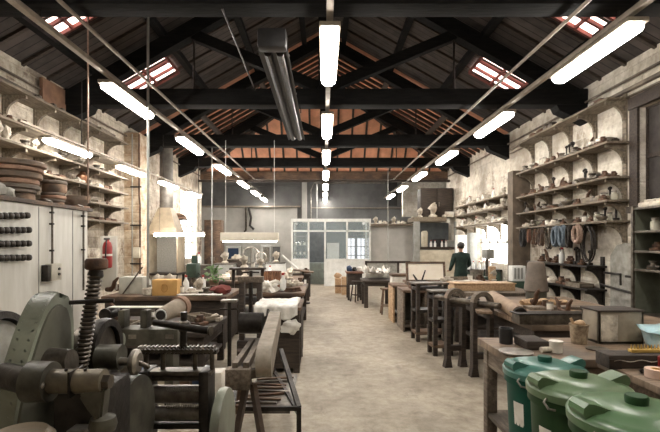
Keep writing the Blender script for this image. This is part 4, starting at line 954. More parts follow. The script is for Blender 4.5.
def stool(lab, x, y, h=.62, m=W_MID, rz=0):
    t = thing('wooden_stool', lab, 'stool', (x, y, 0), rz)
    MB().lathe([(.0,h-.035),(.14,h-.035),(.155,h-.02),(.15,h),(.0,h)], n=24).build('seat', m, t)
    for a in range(4):
        q = PI/4+a*PI/2; MB().cyl((.10*math.cos(q), .10*math.sin(q), h-.03), (.18*math.cos(q), .18*math.sin(q), 0), .018, .022, 10).build('leg', m, t)
    b = MB()
    for a in range(4):
        q, q2 = PI/4+a*PI/2, PI/4+(a+1)*PI/2; b.cyl((.155*math.cos(q), .155*math.sin(q), .2), (.155*math.cos(q2), .155*math.sin(q2), .2), .011, n=8)
    b.build('rungs', m, t)
stool('wooden stool by the white-clothed far table', X(386.5,10.55), 10.55)
stool('dark wooden stool behind the brown desk', X(357,12.6), 12.75, .6, W_DARK, .5)
t = bench('small_desk', 'dark brown desk left of the cloth-covered table, far right of the aisle', 'desk', X(346.5,12.9), X(364,12.9), 13.0, 13.8, Z(272,13), LEATH, W_DARK, th=.05, leg=.07, apron=.34)
dz_ = Z(272,13)+.002
for px, nm_, m, r, lab in ((349,'blue_bag',BLUE,.09,'dark blue bag on the small brown desk'), (354,'dark_bundle',BLACK,.07,'black bundle on the small brown desk'), (359,'white_bundle',CLOTH,.08,'white bundle on the small brown desk')):
    tag(MB().blob((0,0,r*.85),(r,r,r*1.1),px,.2,flat=r*.85).build(nm_, m, loc=(X(px+.5,13.3), 13.3, dz_)), lab, 'bag')
for i, (px0, px1, d, h, lab) in enumerate(((335,341,15.0,.5,'pale wooden crate beside the office front, left one'), (341.5,347.5,14.6,.58,'pale wooden crate beside the office front, right one'))):
    t = thing('wooden_crate', lab, 'crate', ((X(px0,d)+X(px1,d))/2, d, 0)); w = (X(px1,d)-X(px0,d))/2
    MB().box(-w, w, -.15, .15, 0, h, .01).build('crate_body', W_LIGHT, t); MB().box(-w-.01, w+.01, -.165, -.15, h*.45, h*.55).build('batten', W_MID, t)
tag(MB().blob((0,0,.09),(.12,.1,.1),7,.3,flat=.09).build('orange_bundle', W_LIGHT, loc=(X(338,15),15,.502)), 'tan bundle on the left pale crate', 'bundle')
for i, (x, y, lab) in enumerate(((X(399,9.6), 9.7, 'pale wooden cabinet at the aisle before the cream board'), (X(413,8.6), 8.75, 'grey wooden cabinet with green side next along the aisle'))):
    t = thing('aisle_cabinet', lab, 'cabinet', (x, y, 0)); h = .80-.0*i; w = .17+.06*i
    MB().box(-w, w, -.35, .35, h-.05, h, .006).build('cabinet_top', W_MID, t)
    for s in (-1, 1): MB().box(s*w, s*(w-.04), -.33, .33, 0, h-.05, .004).build('side_panel', [W_LIGHT, W_GREY][i], t)
    MB().box(-w+.04, w-.04, -.3, .3, .08, .12).build('bottom_board', W_GREY, t); MB().box(-w+.04, w-.04, .28, .31, .12, h-.05).build('back_panel', [CREAMP, OLIVE][i], t)
    if i == 0: cloth('white_rag', 'white cloth lying in the bottom of the pale aisle cabinet', 'cloth', x-.12, x+.12, y-.28, y+.1, .123, CLOTH, 9, .05)
scatter(['horn','stake','cast1','cast2','can'], X(413,8.7), spread(8.5, 9.0, 4), .802, 'on the grey aisle cabinet', (1.1, 1.7))
t = thing('bench_vise', 'dark iron bench vise in front of the cream framed board', 'vise', (2.03, 9.35, 0))
MB().box(-.14,.14,-.16,.2,0,.7,.02).build('pedestal', W_DARK, t); MB().box(-.09,.09,-.2,.12,.7,.8,.015).build('vise_body', IRON, t); MB().box(-.11,.11,-.03,.0,.78,.92,.01).build('fixed_jaw', IRON, t); MB().box(-.11,.11,-.12,-.08,.78,.92,.01).build('moving_jaw', IRON, t)
MB().cyl((0,-.2,.75),(0,-.34,.75),.015).build('screw', IRONW, t); MB().cyl((-.12,-.33,.75),(.12,-.33,.75),.008).build('handle', IRONW, t); MB().cyl((.05,0,.9),(.13,.03,1.12),.02,.012).build('anvil_horn', IRON, t); MB().cyl((-.05,0,.9),(-.13,.03,1.03),.025,.012).build('anvil_horn', IRON, t)
# things on and behind the far right benches
for i, (px, d) in enumerate(((447,10.1),(461,10.3),(470,10.2),(480,10.2),(493,10.2))):
    place(['mold','tray','can','cast1','bust'][i], (X(px,d), d, .822), .2, 1.4, DESC[['mold','tray','can','cast1','bust'][i]]+' on the bench before the worker')
cloth('paper_sheets', 'loose white papers spread on the far right bench before the worker', 'paper', X(446,10.3), X(478,10.3), 9.95, 10.4, .822, PAPER, 5, .012)
tag(MB().lathe([(.12,0),(.14,.02),(.16,.24),(.17,.25),(.15,.25),(.13,.05),(0,.05)]).build('metal_bucket', STEEL, loc=(X(476,10.45), 10.4, .822)), 'grey metal bucket at the worker\'s right side on the bench', 'bucket')
tag(MB().box(-.08,.08,-.05,.05,0,.34,.03).build('tan_bag', W_LIGHT, loc=(X(486,10.3)+.1, 10.2, .822)), 'tan upright bag right of the metal bucket', 'bag')
t = thing('green_cabinet', 'dark green machine cabinet below the bright right window', 'cabinet', (4.2, 11.95, 0)); MB().box(-.45,.45,-.4,.4,0,.95,.02).build('body', GREEND, t); MB().box(-.47,.47,-.42,.42,.95,1.0,.01).build('cabinet_top', IRON, t)
for i in range(5): place('bottle', (3.85+.14*i, 11.7+.05*(i % 2), 1.002), 0, 1.1, 'small white bottle on the green cabinet under the right window', 'bottles on the green cabinet')
t = thing('letter_rack', 'white slotted rack at the foot of the brown pillar', 'rack', (X(519,9.2), 9.3, 0)); MB().box(-.14,.14,-.1,.1,.9,1.22,.01).build('rack_body', WHITE, t); MB().box(-.16,.16,-.12,.12,0,.9).build('stand', GREEND, t)
for i in range(3): MB().box(-.1+.07*i,-.06+.07*i,-.11,-.1,.95,1.18).build('slot', GREYM, t)
t = thing('bench_drill', 'dark green bench machine between worker and right window', 'machine', (4.15, 11.2, 0))
MB().box(-.2,.2,-.18,.18,0,.85,.02).build('stand', GREEND, t); MB().cyl((0,0,.85),(0,0,1.5),.04).build('column', IRONW, t); MB().box(-.1,.1,-.25,.1,1.3,1.55,.03).build('head', GREYM, t)
tag(MB().box(X(458,13.7),X(467.5,13.7),13.7,14.0,0,1.95,.01).build('tall_locker', WHITE), 'tall white locker behind the worker', 'locker')
tag(MB().box(X(470,12.9),X(477,12.9),12.9,13.2,0,2.0,.01).build('tall_locker', GREYM), 'tall blue-grey locker right of the white one', 'locker')
# glowing strip fitting and lampshade on the left benches
t = thing('hanging_lampshade', 'long cream rectangular lampshade hung over the left benches', 'lampshade', (X(250,10.5), 10.5, Z(241,10.5)))
w = (X(281,10.5)-X(224,10.5))/2; MB().box(-w, w, -.14, .14, 0, .2, .01).build('shade', mat('lit_cream_shade', (.75,.71,.60), (.68,.63,.52), .7), t)
for s in (-1, 1): MB().cyl((s*(w-.1), 0, .2), (s*(w-.1), 0, 4.15-Z(241,10.5)), .006, n=6).build('cord', WHITE, t)
MB().box(-w+.05, w-.05, -.08, .08, -.025, 0).build('tube_lamp', LAMP, t)
# ------------------------------------------------------------------ left benches
LB = .85
bench('workbench', 'long dark bench along the left under the gauges, laden with boxes', 'workbench', -3.55, -1.55, 7.0, 8.3, LB, W_MID, W_DARK, th=.07, apron=.22, closed=True)
bench('workbench', 'second left bench behind the wooden press, with papers and hides', 'workbench', -1.22, -.35, 7.9, 9.8, .80, W_MID, W_DARK, shelf=.3)
bench('workbench', 'far left bench below the cream lampshade', 'workbench', -2.9, -.55, 10.2, 11.9, .82, W_MID, W_DARK, shelf=.3)
t = thing('grey_cabinet_box', 'pale grey metal box on the left end of the laden bench', 'box', (X(132,7.4), 7.45, LB+.002), .1)
MB().box(-.19,.19,-.14,.14,0,.28,.015).build('box_body', mat('pale_grey_box', (.50,.49,.42), (.40,.39,.33), .5), t); MB().beam((-.12,-.15,.0),(.2,-.16,.45),.02,.02).build('lever', IRONW, t)
t = thing('stamped_box', 'yellow cardboard box with a round mark on its front, on the left bench', 'box', (X(166,7.15), 7.2, LB+.002))
MB().box(-.2,.2,-.12,.12,0,.255,.005).build('box_body', CARD, t)
o = MB(); o.tube([(.05*math.cos(2*PI*i/20), -.124, .125+.065*math.sin(2*PI*i/20)) for i in range(20)], .006, n=6, closed=True); o.build('round_mark', mat('ochre_ink', (.42,.20,.04), (.35,.16,.03), .8), t)
tag(MB().box(-.08,.08,-.07,.07,0,.12,.03).build('wax_block', PLASTER, loc=(X(147,7.1), 7.15, LB+.002)), 'small cream block left of the yellow box', 'block')
i = 0
for px, d, k, s in ((122,7.9,'cast1',1.5),(137,8.0,'bust',1.6),(148,7.8,'bottle',1.5),(152,7.5,'can',1.2),(158,7.9,'bust',1.5),(165,7.8,'mold',1.4),(170,7.7,'bust',1.6),(181,7.3,'can',1.3),(186,7.6,'bottle',1.5),(192,7.3,'mold',1.2),(199,7.5,'bust',1.3),(206,7.2,'cast2',1.2),(213,7.4,'cast1',1.3),(176,7.9,'jar',1.4),(203,7.9,'bottle',1.4),(112,7.6,'horn',1.5),(218,7.8,'tray',1.2)):
    place(k, (X(px,d), d, LB+.002), random.uniform(-.5,.5), s, DESC[k]+' on the laden left bench, '+['by its left end','behind the grey box','left of the yellow box','beside the cream block','behind the yellow box','right behind the yellow box','at the far side behind the yellow box','right of the yellow box','just left of the green drill','in front of the green drill','right of the green drill','near the bench front','near the right end','behind the yellow box corner','behind the drill','at the extreme left end','at its far right corner'][i]); i += 1
cloth('paper_sheets', 'cream papers along the front of the laden left bench', 'paper', X(178,7.1), X(222,7.1), 7.02, 7.16, LB+.002, PAPER, 2, .01)
t = thing('drill_press', 'dark green bench drill standing on the left bench right of the fume hood', 'drill', (X(193,8.0), 8.05, LB+.002))
MB().box(-.12,.12,-.12,.12,0,.03,.008).build('base', IRON, t); MB().cyl((0,.05,.03),(0,.05,.5),.028).build('column', STEEL, t)
MB().box(-.09,.09,-.16,.14,.22,.48,.03).build('head', GREEND, t); MB().cyl((0,.05,.48),(0,.05,.62),.06,.05).build('motor', GREEND, t); MB().cyl((0,-.09,.22),(0,-.09,.12),.022,.012).build('chuck', IRONW, t); MB().cyl((.09,-.05,.3),(.2,-.09,.22),.008).build('feed_lever', IRONW, t)
# plant
t = thing('potted_plant', 'bushy green potted plant at the right end of the laden left bench', 'plant', (X(213,8.6), 8.7, .82))
b = MB()
for q in range(60):
    a = random.uniform(0, 2*PI); r = random.uniform(.02, .2); z = random.uniform(.12, .42)
    c = Vector((r*math.cos(a), r*math.sin(a), z)); u = Vector((random.uniform(-1,1), random.uniform(-1,1), random.uniform(-.3,.8))).normalized()*.06; v = u.orthogonal().normalized()*.022
    b._add([c-u, c+v, c+u, c-v], [(0,1,2,3)])
b.build('foliage', PLANT, t); MB().lathe([(.07,0),(.1,.14),(.11,.15),(.09,.15)]).build('pot', TERRA, t)
tag(MB().box(-.2,.2,-.15,.15,0,.82,.01).build('plant_stand', W_DARK, loc=(X(213,8.6), 8.7, 0)), 'dark pedestal under the potted plant', 'pedestal')
tag(MB().blob((0,0,.07),(.16,.1,.09),4,.3,flat=.07).build('red_rag', mat('dull_red_rag', (.22,.05,.04), (.12,.03,.025), .9), loc=(X(221,7.3), 7.3, LB+.002)), 'dull red rag on the right end of the laden left bench', 'rag')
# wire hoops on the far left bench
t = thing('wire_hoop', 'large thin wire hoop standing on the far left bench', 'hoop', (X(251,10.9), 10.9, .822))
MB().tube([(.2*math.cos(2*PI*i/32), 0, .58+.2*math.sin(2*PI*i/32)) for i in range(32)], .012, closed=True).build('ring', STEEL, t); MB().cyl((0,0,0),(0,0,.78),.01).build('stem', IRONW, t)
t = thing('wire_hoop', 'smaller wire hoop right of the large one on the far left bench', 'hoop', (X(261,10.9), 10.9, .822))
MB().tube([(.13*math.cos(2*PI*i/32), 0, .52+.13*math.sin(2*PI*i/32)) for i in range(32)], .012, closed=True).build('ring', STEEL, t); MB().cyl((0,0,0),(0,0,.41),.01).build('stem', IRONW, t)
t = thing('hide_drum', 'brown leather hide folded over a stump on the second left bench', 'hide', (X(272,8.65)+.02, 8.65, .802))
MB().lathe([(.15,0),(.14,.15),(.16,.33),(.17,.35),(.0,.36)], n=26, sc=(1,.8)).build('stump', LEATH, t)
b = MB()
for q in range(7): b.tube([(-.14+.047*q, -.14, .34), (-.15+.05*q, -.155, .18), (-.16+.053*q, -.17, .0)], [.018,.028,.03])
b.build('folds', mat('tan_leather', (.34,.16,.08), (.17,.08,.045), .5), t)
t = thing('dark_gantry', 'dark trestle shelf carrying casts behind the wooden press', 'trestle', (X(248,9.1), 9.1, 0))
MB().box(-.36,.36,-.15,.15,1.15,1.19,.006).build('top_board', W_DARK, t)
for s in (-1, 1): MB().beam((s*.30,0,1.15),(s*.33,0,0),.05,.06).build('leg', W_DARK, t)
MB().box(-.30,.30,-.03,.03,.6,.65).build('stretcher', W_DARK, t)
place('bust', (X(244,9.1), 9.1, 1.19), 0, 1.3, 'off-white plaster cast on the dark trestle shelf, left'); place('bust', (X(262,9.1)-.03, 9.1, 1.19), 0, 1.0, 'off-white plaster cast on the dark trestle shelf, right')
place('can', (X(253,9.1), 9.1, 1.19), 0, 1.0, 'tin can between two casts on the dark trestle shelf')
# second bench clutter
tag(MB().blob((0,0,.1),(.17,.15,.12),21,.6,3,flat=.1).build('crumpled_paper', PAPER, loc=(X(269,8.1), 8.1, .802)), 'heap of crumpled cream paper on the second left bench', 'paper')
for j, (px, d, k, s) in enumerate(((283,8.3,'bottle',1.7),(289,9.4,'can',1.3),(296,9.3,'mold',1.4),(293,8.2,'stack',1.3),(279,9.6,'bust',1.4),(300,9.6,'cast1',1.4),(286,9.0,'tray',1.0))):
    place(k, (X(px,d), d, .802), .3*j, s, DESC[k]+' on the second left bench '+['before the hide','toward the office','near its far end','at the aisle corner','behind the hide','at its far aisle corner','in the middle'][j])
j = 0
for px, d, k, s in ((224,10.5,'mold',1.6),(232,10.7,'bust',1.4),(240,10.5,'tray',1.2),(268,10.6,'bowl',1.5),(276,10.7,'mold',1.5),(283,10.7,'can',1.4),(290,10.7,'bust',1.4),(228,11.3,'can',1.5),(245,11.4,'bust',1.6),(270,11.4,'bottle',1.5),(285,11.4,'mold',1.6)):
    place(k, (X(px,d), d, .822), .3*j, s, DESC[k]+' on the far left bench '+['at its left front','left of the hoops','below the large hoop','right of the hoops','behind the hide','near the aisle','at the aisle corner','far left rear','behind the large hoop','right rear','aisle side rear'][j]); j += 1
# tables beyond, left of the aisle
bench('work_table', 'small dark table with papers just before the office, left of the aisle', 'table', X(293,13.2), X(311,13.2), 12.9, 14.0, .8, W_DARK, W_DARK)
t = thing('goose_neck_clamp', 'dark tilting clamp table before the office panel', 'stand', (X(303,12.3), 12.4, 0)); MB().cyl((0,0,0),(0,0,.9),.03).build('column', IRON, t); MB().box(-.3,.3,-.2,.2,.9,.93,.01,rot=('Y',.12)).build('top_plate', W_MID, t); MB().lathe([(.2,0),(.2,.03),(.03,.06)]).build('foot', IRON, t)
for j, (px, k) in enumerate(((296,'mold'),(301,'bowl'),(306,'cast1'))): place(k, (X(px,13.2), 13.2, .802), 0, 1.5, DESC[k]+' on the small table before the office')
tag(MB().cyl((X(282,12.6),12.6,1.35),(X(298,12.6),12.6,.95),.03).build('white_pipe', WHITE), 'slanting white pipe left of the office booth', 'pipe')
for j, (px, d, h, m, lab) in enumerate(((225,13.5,1.05,GREYM,'grey machine cabinet beyond the far left bench, left'),(237,14.2,1.15,W_DARK,'dark cupboard beyond the far left bench'),(258,14.6,1.0,GREYM,'low grey cupboard beyond the wire hoops'),(276,14.2,1.05,WHITE,'white cupboard beyond the hide drum'),(199,12.6,1.05,W_DARK,'dark machine cabinet below the left window'))):
    t = thing('machine_cabinet', lab, 'cabinet', (X(px,d), d, 0)); MB().box(-.3,.3,-.25,.25,0,h,.02).build('body', m, t); MB().box(-.32,.32,-.27,.27,h,h+.03,.008).build('cabinet_top', IRONW, t); dl = MB().box(-.27,.27,-.265,-.25,.1,h-.08,.006).build('cabinet_door', m, t); MB().box(.2,.22,-.285,-.265,h*.5,h*.5+.12).build('handle', STEEL, dl)
    place(['bust','mold','can','bust','bottle'][j], (X(px,d), d, h+.03), 0, 1.8, DESC[['bust','mold','can','bust','bottle'][j]]+' on top of the '+lab.split(' b')[0]+[' beyond the left',' beyond the bench',' beyond the hoops',' beyond the hide',''][j])
# white cloth over the dark cabinet near the aisle
CY0, CY1, CZ = 5.75, 6.7, .86
t = thing('aisle_cabinet', 'dark wooden cabinet beside the aisle under the white cloths', 'cabinet', (-.59, 6.2, 0))
MB().box(-.27,.27,-.45,.45,.06,CZ-.04,.01).build('body', W_DARK, t); MB().box(-.29,.29,-.47,.47,CZ-.04,CZ,.006).build('cabinet_top', W_MID, t)
for sx in (-1,1):
    for sy in (-1,1): MB().box(sx*.27,sx*.19,sy*.45,sy*.37,0,.06).build('foot', W_DARK, t)
MB().box(.27,.282,-.36,.36,.15,.75,.004).build('cabinet_door', W_DARK, t)
cloth('white_cloth', 'white cloth draped over the dark aisle cabinet', 'cloth', -.90, -.34, 5.30, 6.40, CZ+.004, CLOTH, 6, .02, drop=(.16,0))
tag(MB().blob((0,0,0), (.12,.035,.085), 14, .35, 3).build('white_rag', CLOTH, loc=(-.42, 5.685, .62)), 'small white rag hanging low on the front of the dark cabinet', 'cloth')
# wooden screw press
t = thing('wooden_press', 'tall dark wooden screw press beside the second left bench', 'press', (X(246,5.9), 6.3, 0))
for s in (-1, 1): MB().box(s*.16, s*.09, -.06, .06, 0, 1.16, .006).build('post', W_DARK, t)
MB().box(-.18,.18,-.07,.07,1.14,1.22,.008).build('head_beam', W_GREY, t); MB().cyl((0,0,1.3),(0,0,.55),.025).build('screw', IRON, t); MB().box(-.1,.1,-.05,.05,.5,.56,.006).build('platen', IRON, t)
MB().box(-.18,.18,-.12,.12,.1,.32,.01).build('bed', W_DARK, t); MB().cyl((-.12,0,1.28),(.12,0,1.28),.012).build('handle_bar', IRON, t); MB().box(-.02,.02,-.065,-.05,.56,1.14).build('guide', IRON, t)
t = thing('small_vise_stand', 'thin iron stand with a flat top left of the wooden press', 'stand', (X(226,5.4), 5.6, 0)); MB().cyl((0,0,0),(0,0,.95),.025).build('column', IRON, t); MB().box(-.1,.1,-.06,.06,.95,.98,.005).build('top_plate', STEEL, t); MB().cyl((-.12,0,.86),(.1,0,.86),.012).build('handle', IRON, t); MB().lathe([(.13,0),(.12,.02),(.03,.04)]).build('foot', IRON, t)
# slotted bench frame behind the mill and low clutter under it
bench('work_table', 'dark low bench between the rolling mill and the laden left bench', 'table', -2.9, -1.42, 5.3, 6.5, .62, W_DARK, W_DARK, shelf=.25, apron=.14)
for j, (x, y, k, s) in enumerate(((-2.6,5.5,'tray',1.5),(-2.2,5.6,'cast2',1.6),(-1.9,5.5,'stack',1.5),(-1.62,5.75,'cast1',1.4),(-1.5,6.1,'mold',1.2),(-2.4,6.1,'can',1.4),(-1.7,6.1,'tray',1.4),(-2.75,5.9,'horn',1.6))):
    place(k, (x, y, .622), .4*j, s, DESC[k]+' on the low bench behind the rolling mill '+['left front','left of centre','centre front','right front','right end','rear left','rear centre','far left'][j])
for j, (x, w, h, m, c) in enumerate(((-1.15,.16,.34,PAPER,'white'),(-1.32,.14,.30,BLUE,'dark blue'),(-1.52,.18,.3,W_MID,'brown'),(-1.75,.2,.28,CREAMP,'cream'),(-2.0,.2,.32,BLUE,'blue'))):
    tag(MB().box(-w/2,w/2,-.1,.1,0,h,.01).build('storage_box', m, loc=(x, 4.7+.03*j, 0)), c+' storage box on the floor behind the rolling mill', 'box')

# ------------------------------------------------------------------ linisher: belt over a drum, on a grey green beam
t = thing('belt_linisher', 'belt machine with a reddish roll and a stretched pale belt above the mill', 'machine', (0, 4.1, 0))
y = 0
MB().box(X(104,4.1), X(182,4.1), -.12, .12, Z(343,4.1), Z(327,4.1), .01).build('bed_beam', OLIVE, t)
c0 = Vector((X(166,4.1), 0, Z(313,4.1)))
MB().cyl(c0+Vector((0,-.12,0)), c0+Vector((.06,.16,.03)), .062, .085, 30).build('drum', mat('sanding_drum', (.36,.30,.23), (.20,.16,.12), .8), t)
MB().cyl(c0+Vector((.06,.16,.03)), c0+Vector((.075,.23,.036)), .10, .10, 30).build('roll_end', TERRA, t)
MB().cyl(c0+Vector((0,-.145,0)), c0+Vector((0,-.118,0)), .040, .040, 24).build('hub', BLACK, t)
MB().tube([(c0.x+.05*math.cos(2*PI*i/24), -.13, c0.z+.05*math.sin(2*PI*i/24)) for i in range(24)], .008, closed=True).build('rim_ring', WHITE, t)
c1 = Vector((X(110,4.1), 0, Z(313,4.1))); MB().cyl(c1+Vector((0,-.1,0)), c1+Vector((0,.1,0)), .055, .055, 24).build('idle_pulley', IRON, t)
MB().box(c1.x, c0.x, -.05, .05, c0.z+.054, c0.z+.060).build('belt', PAPER, t)
for px in (124, 146): MB().box(X(px,4.1)-.03, X(px,4.1)+.03, -.06, .06, Z(327,4.1), c0.z+.03, .006).build('bracket', OLIVE, t)
for px in (112, 172): MB().box(X(px,4.1)-.04, X(px,4.1)+.04, -.09, .09, 0, Z(343,4.1), .006).build('leg', OLIVE, t)
for px in (138, 174): MB().box(X(px,4.1)-.035, X(px,4.1)+.035, -.125, -.119, Z(336,4.1), Z(332,4.1)).build('plate', STEEL, t)
# ------------------------------------------------------------------ rolling mill, centre left foreground
MD = 2.55
t = thing('rolling_mill', 'dark iron rolling mill with a T handle and geared top, centre left foreground', 'rolling mill', (X(180,MD), MD, 0))
def lx(px, d=MD): return X(px, d)-X(180, MD)
for px in (149, 208): MB().box(lx(px-6), lx(px+4), -.08, .08, .18, Z(368,MD), .012).build('side_post', IRON, t)
MB().box(lx(145), lx(213), -.05, .05, Z(374,MD), Z(369,MD), .008).build('cross_bar', IRONW, t)
MB().box(lx(139), lx(218), -.035, .035, Z(353,MD), Z(349,MD), .004).build('top_plate', IRON, t)
b = MB()
for k in range(19): b.cyl((lx(140+4.1*k), -.04, Z(349,MD)), (lx(140+4.1*k), -.06, Z(349,MD)), .014, n=6); b.box(lx(139+4.1*k), lx(141+4.1*k), -.03, .03, Z(350,MD), Z(346,MD))
b.build('gear_rack', IRONW, t)
for px in (146, 163, 195, 212): MB().cyl((lx(px), 0, Z(369,MD)), (lx(px), 0, Z(352,MD)), .014).build('tension_screw', IRONW, t)
MB().cyl((lx(153),0,Z(394,MD)), (lx(205),0,Z(394,MD)), .052, n=28).build('upper_roller', mat('polished_roller', (.26,.23,.20), (.12,.10,.085), .32, .7, scale=10), t)
for zz in (386, 402):
    b = MB(); pts = []
    for k in range(160): pts.append((lx(170)+(lx(203)-lx(170))*k/159, -.060+.010*math.cos(k*PI/4), Z(zz,MD)+.010*math.sin(k*PI/4)))
    b.tube(pts, .0028, n=5); b.build('coil_spring', STEEL, t)
MB().cyl((lx(153),-.02,Z(412,MD)), (lx(205),-.02,Z(412,MD)), .042, n=28).build('lower_roller', STEEL, t)
MB().box(lx(150), lx(208), -.05, .05, Z(426,MD), Z(421,MD), .01).build('lower_bar', IRON, t)
MB().box(lx(141), lx(216), -.16, .16, .0, .20, .02).build('base', IRON, t)
MB().cyl((lx(152),0,Z(378,MD)),(lx(205),0,Z(378,MD)),.018).build('feed_rod', IRONW, t)
MB().cyl((lx(183),0,Z(352,MD)), (lx(184),0,Z(312,MD)), .022, .018).build('handle_post', IRON, t)
MB().lathe([(.03,0),(.032,.05),(.02,.06)], (lx(184),0,Z(331,MD))).build('handle_boss', IRONW, t)
MB().cyl((lx(153),.02,Z(323,MD)), (lx(213),-.06,Z(329,MD)), .02, .023).build('t_handle', IRON, t)
MB().cyl((lx(212),-.059,Z(329,MD)), (lx(214),-.062,Z(329,MD)), .027).build('handle_end', IRONW, t)
t2 = MB().lathe([(.02,-.03),(.12,-.03),(.235,-.025),(.24,0),(.235,.025),(.12,.03),(.02,.03)], axis='X', n=40, sc=(1,1)).build('green_wheel', GREENP, t, loc=(lx(221), .05, .60))
MB().cyl((lx(208),.05,.60), (lx(222),.05,.60), .035).build('axle', IRONW, t)
def smooth_poly(p, k=4):
    out = []; n = len(p)
    for i in range(n):
        a, b, c, d = p[i-1], p[i], p[(i+1) % n], p[(i+2) % n]
        if i in (n-1,) or i == 0 and False: out.append(b); continue
        if i == n-2: d = c
        if i == 0: a = b
        for j in range(k):
            t = j/k; out.append(tuple(.5*(2*b[q]+(c[q]-a[q])*t+(2*a[q]-5*b[q]+4*c[q]-d[q])*t*t+(3*b[q]-a[q]-3*c[q]+d[q])*t**3) for q in (0, 1)))
    return out
# ------------------------------------------------------------------ big press with flywheel, left foreground
t = thing('flywheel_press', 'large pale green and oily iron press with curved guard, lower left corner', 'press machine', (0, 0, 0))
prof = [(1.62,.35),(1.66,.8),(1.72,1.05),(1.78,1.2),(1.86,1.35),(1.93,1.44),(2.0,1.475),(2.06,1.46),(2.10,1.40),(2.12,1.3),(2.11,1.1),(2.08,.9),(2.03,.7),(2.0,.35)]
MB().prism(smooth_poly(prof), 'X', -1.30, -1.205, .028).build('curved_guard', GREENP, t)
MB().prism([(1.86+(a-1.86)*.86, .95+(c-.95)*.9) for a, c in smooth_poly(prof)], 'X', -1.215, -1.195, .008).build('dark_side_plate', mat('dark_green_plate', (.15,.15,.115), (.075,.07,.05), .45, scale=4), t)  # thin inset plate added on the guard's right face, darker than the guard
MB().box(-1.75, -1.25, 1.75, 2.35, 0, .9, .05).build('pedestal', OLIVE, t)
# dark ring wheel at the frame edge
MB().lathe([(.20,-.05),(.235,-.045),(.24,0),(.235,.045),(.20,.05),(.19,0),(.20,-.05)], axis='X', n=44).build('ring_wheel', IRON, t, loc=(-1.62, 2.15, 1.13))
MB().lathe([(.06,-.04),(.19,-.03),(.19,.03),(.06,.04)], axis='X', n=40).build('wheel_disc', STONE, t, loc=(-1.62, 2.15, 1.13))
# hub behind guard, toward the right
MB().cyl((-1.2, 1.92, 1.17), (-1.10, 1.92, 1.18), .075, .055, 36).build('hub_boss', IRONW, t)
# horizontal arm
ad = 1.68; az = Z(381.5, ad)
MB().cyl((X(30,ad), ad, az), (X(52,ad), ad, az), .078, .074, 36).build('arm_boss', OLIVE, t)
MB().cyl((X(50,ad), ad, az), (X(104,ad), ad, az+.003), .047, .044, 32).build('arm_sleeve', mat('tan_oily_iron', (.21,.18,.13), (.09,.075,.055), .42, .4, scale=8), t)
MB().cyl((X(104,ad), ad, az), (X(111,ad), ad, az), .028, .028, 6).build('end_nut', IRONW, t)
for px in (68, 87): MB().cyl((X(px,ad), ad-.012, az+.040), (X(px,ad), ad-.012, az+.052), .006).build('set_screw', IRON, t)
MB().box(X(76,ad)-.004, X(76,ad)+.004, ad-.05, ad+.05, az-.049, az+.049, 0).build('split_line', IRON, t)
MB().blob((X(50,ad)+.0, ad-.055, az+.002), .014, 1, 0).build('oil_nipple', STEEL, t)
MB().prism([(X(88,ad),az-.02),(X(108,ad),az-.02),(X(104,ad),az-.16),(X(92,ad),az-.11),(X(82,ad),az-.05)], 'Y', ad-.03, ad+.03, .008).build('cam', OLIVE, t)
MB().cyl((-1.28, ad+.08, az), (X(30,ad), ad, az), .05).build('arm_shaft', IRON, t)
MB().box(X(58,ad+.12), X(108,ad+.12), ad+.08, ad+.34, .1, az-.06, .02).build('gearcase', IRON, t)
b = MB()
for k in range(6): b.box(X(66,ad), X(84,ad), ad-.0, ad+.07, az-.20-.022*k, az-.19-.022*k, .002)
b.build('cooling_fins', STEEL, t)
MB().lathe([(.0,0),(.045,.0),(.052,.02),(.045,.05),(.02,.06),(.0,.06)], (X(103,ad), ad+.0, Z(425,ad)-.02), n=28).build('round_cap', OLIVE, t)
# bottom left round shell
MB().lathe([(.0,.05),(.08,.045),(.105,.02),(.11,-.03),(.10,-.06)], (X(10,1.45), 1.5, Z(434,1.5)-.035), n=40).build('round_cover', mat('tan_round_cover', (.25,.20,.14), (.15,.12,.085), .4, .3), t)
# screw spindle with knob
sd = 2.02; p0 = Vector((X(80,sd), sd, Z(372,sd))); p1 = Vector((X(95.5,sd+.05), sd+.05, Z(276,sd+.05)))
sp = MB().cyl(p0, p1, .026, .024, 24).build('spindle', IRON, t)
d = (p1-p0); a_ = d.normalized().orthogonal().normalized(); b_ = d.normalized().cross(a_); pts = []
turns = 23
for k in range(turns*14): q = k/14*2*PI; pts.append(p0+d*(k/(turns*14))+(a_*math.cos(q)+b_*math.sin(q))*.027)
MB().tube(pts, .0065, n=6).build('thread', IRONW, sp)
MB().cyl(p1, p1+d.normalized()*.03, .036, .03, 20).build('collar', IRON, sp)
kp = p1+d.normalized()*.03
MB().lathe([(.0,0),(.042,.0),(.050,.008),(.050,.042),(.044,.052),(.0,.054)], tuple(kp), n=30).build('knob', RUST, sp)
MB().cyl((X(72,sd), sd-.02, Z(302,sd)), (X(112,sd), sd+.02, Z(301,sd)), .010).build('cross_pin', IRON, t)
